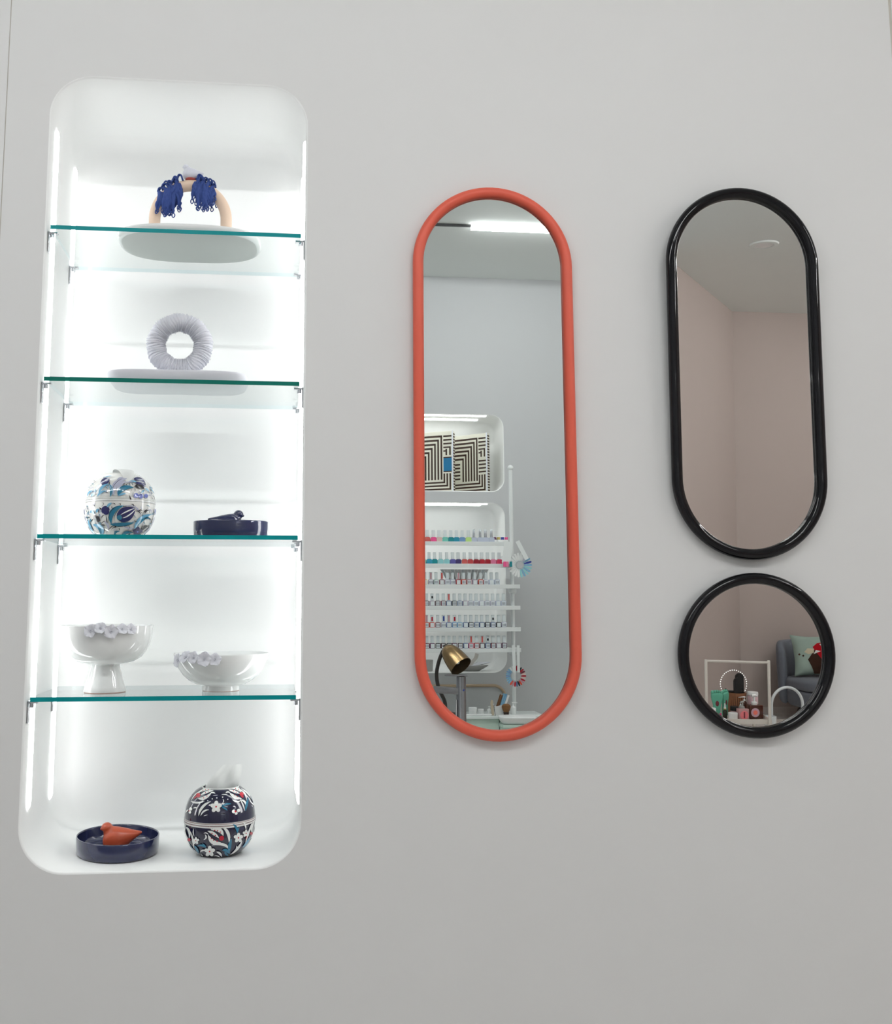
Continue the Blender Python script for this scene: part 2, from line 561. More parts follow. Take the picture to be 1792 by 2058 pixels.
track('white line lamp on a black ceiling track, seen in the coral mirror', (-2.3, -2.68), 4.0, [(3.24, 3.95)], False, 'lamp_far')
track('unseen white line lamp added near the mirror wall for room light', (-2.3, -1.95), 6.9, [(0.2, 2.2), (2.5, 3.8), (5.1, 6.1)])  # unseen line, added to light the mirror wall more evenly
track('unseen white line lamp added near the pink side wall to brighten the pink walls', (4.3, -4.4), 3.6, [(0.2, 1.7), (2.0, 3.5)], True)  # out of view, added to brighten the pink corner
cs = thing('ceiling_speaker', 'round white ceiling fitting seen in the tall black mirror', 'fitting', (2.768, -3.34, CEIL))
MB().lathe([(0.0, -0.006), (0.055, -0.006), (0.058, -0.012), (0.078, -0.010), (0.082, -0.001)], 40).build('rim', 'ceiling_paint', cs)
MB().lathe([(0.0, -0.0095), (0.05, -0.0095), (0.052, -0.006)], 32).build('grille', 'white_plastic', cs)

# ------------------------------------------------------------------ mirrors
def stadium(R, L, n=40):
    pts = []
    for i in range(n + 1):
        a = pi * i / n
        pts.append((R * cos(a), L + R * sin(a)))
    for i in range(n + 1):
        a = pi + pi * i / n
        pts.append((R * cos(a), -L + R * sin(a)))
    if L == 0:
        pts = [(R * cos(2 * pi * i / (2 * n)), R * sin(2 * pi * i / (2 * n))) for i in range(2 * n)]
    return pts


def mirror(name, label, X, Z, R, L, tube_r, fmat, gmat, tilt, cat='mirror'):
    t = radians(tilt)
    half = L + R
    root = thing(name, label, cat, (X, -tube_r - 0.001 - half * sin(t), Z), (t, 0, 0))
    cl = stadium(R - tube_r, L)
    MB().tube([(x, 0, z) for x, z in cl], tube_r, 20, closed=True).build('frame', fmat, root, angle=60)
    g = stadium(R - tube_r * 1.45, L)
    mb = MB()
    mb.add([(x, 0.0035, z) for x, z in g], [tuple(range(len(g)))])
    mb.build('mirror_glass', gmat, root, smooth=False)
    b = stadium(R - tube_r * 1.1, L)
    MB().prism(b, 0.0045, tube_r).build('backing', 'backing', root, smooth=False)
    return root


mirror('oval_mirror', 'tall pill-shaped mirror with matte coral frame beside the niche', 0.4593, 1.4116, 0.1777, 0.4219, 0.0118, 'coral', 'mirror', 0.0)
mirror('oval_mirror', 'pill-shaped mirror with glossy black frame above the round mirror', 1.0235, 1.607, 0.177, 0.2413, 0.0120, 'black_gloss', 'mirror_dim', 1.5)
mirror('round_mirror', 'round mirror with glossy black frame below the black pill mirror', 1.0202, 0.9861, 0.1754, 0.0, 0.0120, 'black_gloss', 'mirror_dim', 1.75)

# ------------------------------------------------------------------ glass shelves in the niche
SH = [1.8878, 1.5597, 1.2319, 0.9054]
ST = 0.0045
SHN = ['topmost glass shelf in the niche, holding the arch', 'second glass shelf in the niche, holding the ribbed ring',
       'third glass shelf in the niche, holding the blue-patterned ball', 'lowest glass shelf in the niche, holding the white bowls']
sx0, sx1, sy0, sy1 = NX0 + 0.009, NX1 - 0.009, -0.004, 0.262
clip = MB()
clip.rbox(0.0005, 0.0035, -0.006, 0.006, -0.044, 0.001, 0.001, 1)
clip.rbox(0.0005, 0.021, -0.006, 0.006, -0.0045, -0.0003, 0.0012, 1)
clip.lathe([(0, 0), (0.0045, 0), (0.0045, 0.012), (0, 0.012)], 12, M=Matrix.Translation((0.009, 0, -0.0128)))
clip_me = clip.mesh('shelf_clip', 'chrome')
for z, lb, em in zip(SH, SHN, ('glass_edge', 'glass_edge_dark', 'glass_edge', 'glass_edge')):
    t = thing('glass_shelf', lb, 'shelf', (0, 0, z))
    mb = MB()
    mb.box(sx0, sx1, sy0, sy1, -ST, ST)
    o = mb.build('glass_pane', ['glass_face', em, 'glass_edge_pale'], t, smooth=False)
    for p in o.data.polygons:
        if abs(p.normal.z) > 0.9:
            p.material_index = 0
        elif p.normal.y < -0.9:
            p.material_index = 1
        else:
            p.material_index = 2
    for xs, rz in ((NX0, 0.0), (NX1, pi)):
        for yc in (0.016, 0.238):
            place(clip_me, 'shelf_clip', t, (xs, yc, -ST), (0, 0, rz))

# ------------------------------------------------------------------ shelf 1: platter, arch with tassels and bird
def superellipse(a, b, n=2.8, k=72):
    pts = []
    for i in range(k):
        q = 2 * pi * i / k
        c_, s_ = cos(q), sin(q)
        pts.append((a * math.copysign(abs(c_) ** (2 / n), c_), b * math.copysign(abs(s_) ** (2 / n), s_)))
    return pts


def slab(outline, levels):
    """stack of (scale inset, z) rings over an outline given in x,y"""
    mb = MB()
    n = len(outline)
    vs_, fs = [], []
    for ins, z in levels:
        for x, y in outline:
            d = sqrt(x * x + y * y)
            vs_.append((x * (1 - ins / d), y * (1 - ins / d), z))
    for j in range(len(levels) - 1):
        for i in range(n):
            fs.append((j * n + i, j * n + (i + 1) % n, (j + 1) * n + (i + 1) % n, (j + 1) * n + i))
    fs.append(tuple(range(n))[::-1])
    fs.append(tuple((len(levels) - 1) * n + i for i in range(n)))
    return mb.add(vs_, fs)


z1 = SH[0] + ST + 0.0004
pl = thing('platter', 'wide flat white porcelain platter under the peach arch', 'platter', (-0.209, 0.108, z1))
slab(superellipse(0.159, 0.110, 2.7), [(0.008, 0.0), (0.004, 0.0022), (0.001, 0.006), (0.0, 0.012), (0.0015, 0.0145), (0.006, 0.0155)]).build('dish', 'porcelain', pl, angle=50)
slab(superellipse(0.150, 0.101, 2.7), [(0.001, -0.0002), (0.0, 0.0002), (0.003, 0.0012)]).build('unglazed_base', 'plate_bottom', pl, angle=50)

za = z1 + 0.0155 + 0.0005
ar = thing('arch_sculpture', 'peach clay arch with a small white bird, standing on the platter', 'sculpture', (-0.209, 0.10, za), (0, 0, radians(-2)))
pts = [(-0.080, 0, 0.0), (-0.080, 0, 0.02)] + [(0.080 * cos(pi - pi * i / 40), 0, 0.047 + 0.080 * sin(pi * i / 40)) for i in range(41)] + [(0.080, 0, 0.02), (0.080, 0, 0.0)]
MB().tube(pts, 0.0128, 20).build('arch', 'peach', ar, angle=60)


def bird_mesh(L=0.08):
    """plump sitting bird facing -x: lofted body and tail, neck, round head, short beak"""
    st = [(-0.43, 0.30, 0.02, 0.02), (-0.41, 0.30, 0.10, 0.14), (-0.36, 0.31, 0.17, 0.23), (-0.27, 0.33, 0.22, 0.31), (-0.15, 0.345, 0.25, 0.345), (0.0, 0.345, 0.25, 0.33), (0.12, 0.355, 0.23, 0.29),
          (0.24, 0.38, 0.20, 0.24), (0.36, 0.415, 0.155, 0.17), (0.47, 0.445, 0.115, 0.11), (0.57, 0.475, 0.08, 0.065), (0.64, 0.49, 0.045, 0.03), (0.655, 0.492, 0.005, 0.005)]
    mb = MB()
    n = 18
    vs_, fs = [], []
    for x, z, ry, rz in st:
        for i in range(n):
            a = 2 * pi * i / n
            vs_.append((x * L, ry * cos(a) * L, max(z + rz * sin(a), 0.0) * L))
    for j in range(len(st) - 1):
        for i in range(n):
            fs.append((j * n + i, j * n + (i + 1) % n, (j + 1) * n + (i + 1) % n, (j + 1) * n + i))
    fs.append(tuple(range(n))[::-1])
    fs.append(tuple((len(st) - 1) * n + i for i in range(n)))
    mb.add(vs_, fs)
    mb.ball((-0.27 * L, 0, 0.54 * L), 0.15 * L, 0.145 * L, 0.19 * L, 16, 12)
    mb.ball((-0.325 * L, 0, 0.665 * L), 0.155 * L, 0.15 * L, 0.140 * L, 16, 12)
    mb.ball((-0.455 * L, 0, 0.625 * L), 0.060 * L, 0.055 * L, 0.045 * L, 12, 8)
    return mb


def skin(o, L):
    """melt overlapping lumps into one smooth skin"""
    m = o.modifiers.new('skin', 'REMESH')
    m.mode = 'VOXEL'
    m.voxel_size = L * 0.022
    m.use_smooth_shade = True
    m = o.modifiers.new('soften', 'SMOOTH')
    m.factor = 0.6
    m.iterations = 6
    return o


M_ = Matrix.Translation((-0.004, 0.0, 0.1400)) @ Matrix.Rotation(radians(10), 4, 'Y')
bw = bird_mesh(0.044)
bo = skin(MB().add(bw.v, bw.f, 0, M_).build('bird', 'bird_white', ar, angle=70), 0.042)
bo['label'] = 'small pale bird figure'
MB().lathe([(0, 0.0), (0.0075, 0.0), (0.0095, 0.003), (0.0085, 0.0065), (0, 0.007)], 16, M=Matrix.Translation((-0.002, 0, 0.1375)), sx=1.3).build('bird_base', 'bird_red', ar)


def tassels(name, label, cx, arcs, seed):
    """blue knotted cord hanging over the arch; arcs: arch angles (deg) where strands hang"""
    rnd = random.Random(seed)
    root = thing(name, label, 'tassel', (-0.209, 0.10, za), (0, 0, radians(-2)))
    k = 0
    for (ang, drop, thick) in arcs:
        a = radians(ang)
        top = Vector((0.080 * cos(a), 0, 0.047 + 0.080 * sin(a)))
        out = Vector((cos(a), 0, sin(a)))
        yv = Vector((0, 1, 0))
        # wrap over the tube
        wrap = []
        for q in range(13):
            w = radians(-130 + 260 * q / 12)
            rr = 0.0128 + thick * 0.75
            wrap.append(top + (out * cos(w) + yv * sin(w)) * rr + Vector((cos(a + pi / 2), 0, sin(a + pi / 2))) * rnd.uniform(-0.0015, 0.0015))
        MB().tube(wrap, [thick * rnd.uniform(0.8, 1.25) for _ in wrap], 8).build('cord_wrap', 'rope_blue', root, angle=80)
        # tuft strands in front and at the back
        mb = MB()
        for sgn in (-1, -1, -1, 1):
            for s in range(3 if sgn < 0 else 2):
                x0 = top.x + rnd.uniform(-0.006, 0.006)
                y0 = sgn * (0.0128 + thick * rnd.uniform(0.6, 1.2))
                d = drop * rnd.uniform(0.55, 1.0) * (1.0 if sgn < 0 else 0.8)
                x1 = x0 + rnd.uniform(-0.011, 0.011)
                p = [(x0, y0 * 0.8, top.z + 0.006), (x0 + rnd.uniform(-.003, .003), y0, top.z - d * 0.25), ((x0 + x1) / 2 + rnd.uniform(-.004, .004), y0 * 1.12, top.z - d * 0.6), (x1, y0, top.z - d)]
                q = spline(p, 5)
                rad = [thick * (0.6 + 1.0 * sin(pi * min(1, i / (len(q) - 1) * 1.1)) * rnd.uniform(0.8, 1.2)) for i in range(len(q))]
                mb.tube(q, rad, 7)
                # little open loop at the end
                lr = rnd.uniform(0.0022, 0.0038)
                lp = [(x1 + lr * sin(2 * pi * i / 12), y0 + 0.001 * sin(i), top.z - d - lr * 1.4 + lr * 1.5 * cos(2 * pi * i / 12)) for i in range(12)]
                mb.tube(lp, 0.0012, 6, closed=True)
        for s in range(4):      # ruffles sticking up
            x0 = top.x + rnd.uniform(-0.008, 0.008)
            h = rnd.uniform(0.004, 0.010)
            y0 = rnd.uniform(-0.016, 0.004)
            zt = 0.047 + sqrt(max(0.0001, 0.0928 ** 2 - min(abs(x0), 0.09) ** 2))
            lp = [(x0 - 0.006, y0, zt - 0.002), (x0 - 0.003, y0, zt + h), (x0 + 0.003, y0 - .002, zt + h * 0.9), (x0 + 0.007, y0, zt - 0.003)]
            mb.tube(spline(lp, 4), thick * 0.55, 6)
        mb.build('tuft', 'rope_blue', root, angle=80)
    return root


tassels('tassel_garland', 'dark blue cord tassels draped over the left of the arch', -1,
        [(140, 0.040, 0.0034), (130, 0.050, 0.0036), (121, 0.062, 0.0036), (112, 0.052, 0.0034)], 3)
tassels('tassel_garland', 'dark blue cord tassels draped over the right of the arch', 1,
        [(79, 0.046, 0.0034), (72, 0.054, 0.0036), (64, 0.050, 0.0036), (56, 0.030, 0.003)], 11)

# ------------------------------------------------------------------ shelf 2: slab and ribbed ring
z2 = SH[1] + ST + 0.0004
sl = thing('tray', 'thick white slab tray with rounded ends under the ribbed ring', 'tray', (-0.224, 0.092, z2))
slab(superellipse(0.150, 0.082, 4.5), [(0.014, 0.0), (0.007, 0.003), (0.002, 0.012), (0.0, 0.020), (0.001, 0.0235), (0.005, 0.0245)]).build('slab', 'bisque', sl, angle=50)

rz0 = z2 + 0.0245
ring = thing('ring_sculpture', 'white ribbed ring sculpture standing on the slab tray', 'sculpture', (-0.2245, 0.088, rz0 + 0.0715))
mb = MB()
R0, r0 = 0.0515, 0.0205
nu, nv = 540, 28
vs_, fs = [], []
rnd = random.Random(5)
ph = [rnd.uniform(0, 2 * pi) for _ in range(8)]
for i in range(nu):
    u = 2 * pi * i / nu
    for j in range(nv):
        v = 2 * pi * j / nv
        sw = u + 0.05 * sin(v + 3 * u) + 0.035 * sin(2 * v + 5 * u + ph[0])       # blades lean and wave
        k1 = sin(68 * sw + 1.2 * sin(3 * u + ph[1]))
        k2 = sin(113 * sw + ph[2] + 1.5 * sin(2 * v))
        amp = 0.0021 * max(0.0, k1) ** 0.7 + 0.0009 * k2
        rr = r0 + amp - 0.0012 + 0.0008 * sin(9 * u + ph[3]) * cos(v)
        R = R0 + rr * cos(v)
        zz = R * sin(u)
        zz = max(zz, -0.0712)
        vs_.append((R * cos(u), rr * sin(v), zz))
for i in range(nu):
    for j in range(nv):
        i2, j2 = (i + 1) % nu, (j + 1) % nv
        fs.append((i * nv + j, i2 * nv + j, i2 * nv + j2, i * nv + j2))
mb.add(vs_, fs)
mb.build('ribbed_ring', 'bisque', ring, angle=70)

# ------------------------------------------------------------------ patterned ball boxes
BALL = [(0.0, 0.0), (0.036, 0.0), (0.040, 0.0006), (0.0465, 0.004), (0.0545, 0.0105), (0.0615, 0.019), (0.0675, 0.030), (0.0715, 0.042), (0.0738, 0.054), (0.0748, 0.066),
        (0.0748, 0.074), (0.0740, 0.084), (0.0722, 0.094), (0.0690, 0.104), (0.0645, 0.1135), (0.0585, 0.122), (0.0515, 0.129), (0.0440, 0.1345), (0.0385, 0.1375)]


def ball_r(z):
    p = BALL[2:]
    if z <= p[0][1]:
        return p[0][0]
    for (ra, za_), (rb, zb_) in zip(p[:-1], p[1:]):
        if z <= zb_:
            return ra + (rb - ra) * (z - za_) / (zb_ - za_)
    return p[-1][0]


class Print:
    """painted motifs on the ball. Layout coordinates are in radii of the ball seen from the front: u to the right, w up,
    put onto the turned surface as thin glaze layers; the same layout goes round the back"""

    def __init__(self, elev, base):
        self.e, self.base, self.mb, self.layer = elev, base, MB(), 0
        self.keys = []

    def onto(self, u, w, half, off):
        z = 0.07
        x = u * 0.075
        for _ in range(12):
            r = ball_r(z)
            t = sqrt(max(r * r - x * x, 0.0))
            z = min(max((w * 0.075 + self.base + t * sin(self.e)) / cos(self.e), 0.002), 0.137)
        r = ball_r(z)
        s_ = max(-0.999, min(0.999, x / r))
        phi = math.asin(s_) + half * pi
        dz = 0.001
        slope = (ball_r(z + dz) - ball_r(z - dz)) / (2 * dz)
        nr, nz = 1 / sqrt(1 + slope * slope), -slope / sqrt(1 + slope * slope)
        r2, z2_ = r + nr * off, z + nz * off
        return (r2 * sin(phi), -r2 * cos(phi), z2_)

    def mi(self, key):
        if key not in self.keys:
            self.keys.append(key)
        return self.keys.index(key)

    def leaf(self, key, p0, c, p1, w, n=12, pw=0.8):
        self.layer += 1
        off = 0.00025 + 0.000012 * self.layer
        ctr = bez(p0, c, p1, n)
        for half in (0, 1):
            vs_, fs = [], []
            for i, (x, y) in enumerate(ctr):
                xa, ya = ctr[max(i - 1, 0)]
                xb, yb = ctr[min(i + 1, n)]
                d = sqrt((xb - xa) ** 2 + (yb - ya) ** 2) or 1
                nx, ny = -(yb - ya) / d, (xb - xa) / d
                ww = w / 2 * max(sin(pi * (i / n)), 0.0) ** pw
                for k in (-1, -0.5, 0, 0.5, 1):
                    vs_.append(self.onto(x + nx * ww * k, y + ny * ww * k, half, off))
            for i in range(n):
                for k in range(4):
                    fs.append((i * 5 + k, i * 5 + k + 1, (i + 1) * 5 + k + 1, (i + 1) * 5 + k))
            self.mb.add(vs_, fs, self.mi(key))

    def disc(self, key, c, r, ry=None, ang=0.0, n=14):
        self.layer += 1
        off = 0.00025 + 0.000012 * self.layer
        ry = ry or r
        for half in (0, 1):
            vs_ = [self.onto(c[0], c[1], half, off)]
            for f_ in (0.55, 1.0):
                for i in range(n):
                    a = 2 * pi * i / n
                    x, y = r * f_ * cos(a), ry * f_ * sin(a)
                    vs_.append(self.onto(c[0] + x * cos(ang) - y * sin(ang), c[1] + x * sin(ang) + y * cos(ang), half, off))
            fs = [(0, 1 + i, 1 + (i + 1) % n) for i in range(n)] + [(1 + i, 1 + n + i, 1 + n + (i + 1) % n, 1 + (i + 1) % n) for i in range(n)]
            self.mb.add(vs_, fs, self.mi(key))

    def flower(self, key, ckey, c, pr, dist, n=5, a0=0.3):
        for i in range(n):
            a = a0 + 2 * pi * i / n
            self.disc(key, (c[0] + dist * cos(a), c[1] + dist * sin(a)), pr * 1.1, pr * 0.85, a)
        self.disc(ckey, c, pr * 0.36)


def ball_box(name, label, X, Y, Z, body_mat, band_mats, motifs, elev, conv, turn, zs=0.0705):
    root = thing(name, label, 'ceramic box', (X, Y, Z), (0, 0, turn))
    low = [p for p in BALL if p[1] <= zs - 0.0045] + [(ball_r(zs), zs - 0.0012), (0.0742, zs - 0.0003), (0.069, zs - 0.0003)]
    lid = [(0.069, zs + 0.0003), (0.0742, zs + 0.0003), (ball_r(zs), zs + 0.0012)] + [p for p in BALL if p[1] > zs + 0.0025]
    lid += [(0.0375, 0.1372), (0.0365, 0.1335), (0.0385, 0.1300)]
    MB().lathe(low, 64).build('bowl', body_mat, root, angle=60)
    ld = MB().lathe(lid, 64).build('lid', body_mat, root, angle=60)
    MB().lathe([(0.0372, 0.1365), (0.0385, 0.1383), (0.0400, 0.1377), (0.0398, 0.1366)], 48).build('opening_rim', 'p_white', ld, angle=60)
    for (key, za_, zb_, off) in band_mats:
        ra, rb = ball_r(za_), ball_r(zb_)
        MB().lathe([(ra - 0.0006, za_), (ra + off, za_ + 0.0001), (rb + off, zb_ - 0.0001), (rb - 0.0006, zb_)], 64).build('painted_band', key, ld if za_ > zs - .0003 else root, angle=60)
    pr = Print(elev, conv[3])
    cx, cy, rad, _ = conv

    def P(p):
        return ((p[0] - cx) / rad, (cy - p[1]) / rad)
    for m in motifs:
        if m[0] == 'l':
            pr.leaf(m[1], P(m[2]), P(m[3]), P(m[4]), m[5] / rad)
        elif m[0] == 'd':
            pr.disc(m[1], P(m[2]), m[3] / rad)
        elif m[0] == 'f':
            pr.flower(m[1], m[2], P(m[3]), m[4] / rad, m[5] / rad)
    pr.mb.build('painted_flowers', pr.keys, root, angle=80)
    return root


W, RD, T, NV, K, LB, LI, PE = 'p_white', 'p_red', 'p_teal', 'p_navy', 'p_black', 'p_sky', 'p_lilac', 'p_peri'
navy_motifs = [
    # lid, tulip on the left
    ('l', W, (320, 790), (400, 620), (575, 548), 26), ('l', W, (470, 640), (560, 545), (700, 600), 62), ('l', W, (500, 690), (600, 630), (745, 612), 44),
    ('l', W, (450, 745), (570, 790), (705, 655), 62), ('d', RD, (455, 690), 42), ('l', RD, (370, 750), (410, 720), (440, 690), 30),
    ('l', W, (310, 785), (430, 860), (585, 800), 34), ('l', W, (690, 592), (740, 585), (775, 555), 14), ('l', W, (670, 672), (730, 632), (775, 678), 26),
    ('d', RD, (540, 605), 9), ('d', RD, (590, 592), 9), ('d', RD, (640, 597), 9), ('d', RD, (590, 650), 9), ('d', RD, (640, 640), 9), ('d', RD, (560, 745), 9), ('d', RD, (620, 715), 9),
    # lid, tulip on the right
    ('l', W, (1260, 660), (1180, 545), (1045, 590), 58), ('l', W, (1235, 690), (1120, 640), (1015, 608), 44), ('l', W, (1270, 775), (1130, 780), (1035, 660), 62),
    ('d', RD, (1265, 695), 40), ('d', RD, (1280, 740), 22), ('l', W, (1362, 820), (1350, 640), (1175, 532), 32), ('l', W, (1530, 925), (1470, 680), (1240, 552), 18),
    ('l', W, (965, 672), (1000, 630), (1045, 672), 28), ('l', W, (1085, 785), (1170, 870), (1260, 800), 30), ('l', W, (1230, 800), (1350, 800), (1345, 930), 36),
    ('l', W, (1225, 780), (1300, 880), (1325, 1005), 26), ('l', T, (1338, 1005), (1350, 880), (1402, 745), 44), ('l', W, (1000, 548), (1040, 570), (1080, 575), 14),
    ('d', RD, (1150, 590), 9), ('d', RD, (1200, 605), 9), ('d', RD, (1110, 630), 9), ('d', RD, (1160, 660), 9), ('d', RD, (1130, 710), 9), ('d', RD, (1180, 740), 9),
    ('d', W, (640, 800), 10), ('d', W, (720, 770), 11), ('d', W, (805, 756), 11), ('d', W, (910, 746), 12), ('d', W, (1005, 785), 11),
    ('l', W, (725, 714), (775, 706), (825, 708), 9), ('l', W, (885, 696), (945, 694), (1005, 702), 9), ('l', W, (910, 775), (955, 822), (895, 862), 16),
    ('f', W, RD, (795, 912), 45, 58), ('l', T, (885, 920), (960, 860), (1070, 868), 40), ('l', T, (895, 925), (960, 935), (1005, 985), 30),
    ('l', W, (478, 1068), (500, 880), (705, 812), 48), ('l', W, (515, 1065), (560, 950), (672, 962), 30), ('l', W, (570, 1070), (600, 1050), (645, 1050), 12),
    ('d', W, (330, 935), 30), ('d', W, (318, 992), 24), ('l', W, (235, 1000), (250, 950), (290, 945), 26), ('l', W, (370, 925), (410, 905), (450, 925), 22), ('d', RD, (300, 965), 12),
    ('d', W, (1115, 1005), 32), ('d', W, (1205, 990), 30), ('d', W, (1160, 1035), 28), ('d', RD, (1150, 1005), 18), ('l', W, (1415, 828), (1480, 870), (1535, 935), 18),
    ('l', T, (1490, 860), (1460, 700), (1380, 560), 30), ('l', T, (330, 640), (400, 540), (480, 520), 26),
    # bowl, central tulip
    ('l', W, (935, 1425), (900, 1270), (705, 1312), 74), ('l', W, (860, 1460), (770, 1360), (645, 1328), 52), ('l', W, (900, 1530), (720, 1580), (662, 1390), 76),
    ('d', RD, (905, 1462), 44), ('l', W, (680, 1243), (690, 1290), (745, 1302), 14), ('l', W, (580, 1372), (620, 1340), (668, 1392), 20), ('l', W, (598, 1385), (665, 1440), (580, 1482), 30),
    ('d', RD, (780, 1322), 11), ('d', RD, (830, 1330), 12), ('d', RD, (880, 1355), 11), ('d', RD, (730, 1375), 11), ('d', RD, (790, 1410), 12), ('d', RD, (720, 1460), 11), ('d', RD, (765, 1490), 12), ('d', RD, (825, 1510), 12),
    ('l', W, (1042, 1555), (1060, 1340), (905, 1262), 56), ('l', W, (722, 1578), (1000, 1520), (1048, 1675), 46),
    ('l', T, (1050, 1725), (1040, 1600), (1085, 1470), 62), ('l', T, (1065, 1745), (1000, 1650), (915, 1672), 56), ('l', T, (960, 1700), (990, 1740), (1040, 1780), 40),
    ('f', W, RD, (1210, 1465), 36, 50), ('l', T, (1190, 1395), (1190, 1270), (1105, 1225), 42), ('l', T, (1190, 1385), (1195, 1330), (1222, 1275), 26),
    ('l', W, (1285, 1197), (1340, 1220), (1348, 1335), 34), ('f', W, RD, (1350, 1395), 28, 36), ('l', W, (1340, 1565), (1390, 1400), (1458, 1205), 34),
    ('l', W, (1070, 1752), (1230, 1660), (1282, 1515), 44), ('l', W, (1150, 1690), (1200, 1640), (1175, 1595), 26), ('l', W, (1470, 1390), (1420, 1290), (1505, 1190), 44), ('d', RD, (1450, 1400), 28),
    ('l', LB, (1290, 1640), (1380, 1560), (1430, 1450), 44), ('l', RD, (1340, 1500), (1360, 1460), (1365, 1430), 16),
    # bowl, left side
    ('l', W, (318, 1450), (350, 1300), (238, 1240), 46), ('l', W, (290, 1450), (225, 1380), (222, 1275), 34), ('d', RD, (312, 1470), 32), ('l', W, (405, 1630), (400, 1450), (332, 1315), 34),
    ('l', W, (412, 1415), (380, 1340), (400, 1275), 22), ('f', W, RD, (442, 1490), 26, 36), ('l', LB, (430, 1690), (330, 1600), (245, 1470), 24), ('l', T, (495, 1745), (480, 1640), (405, 1570), 48),
    ('f', W, RD, (695, 1680), 40, 56), ('l', T, (610, 1615), (550, 1540), (465, 1590), 34), ('l', T, (630, 1620), (610, 1570), (555, 1540), 24), ('l', W, (525, 1690), (560, 1635), (625, 1668), 28),
    ('l', W, (812, 1690), (890, 1700), (918, 1785), 38), ('l', W, (770, 1762), (840, 1745), (885, 1795), 16), ('l', W, (535, 1730), (560, 1740), (575, 1780), 18), ('l', W, (240, 1195), (250, 1220), (245, 1240), 12),
]
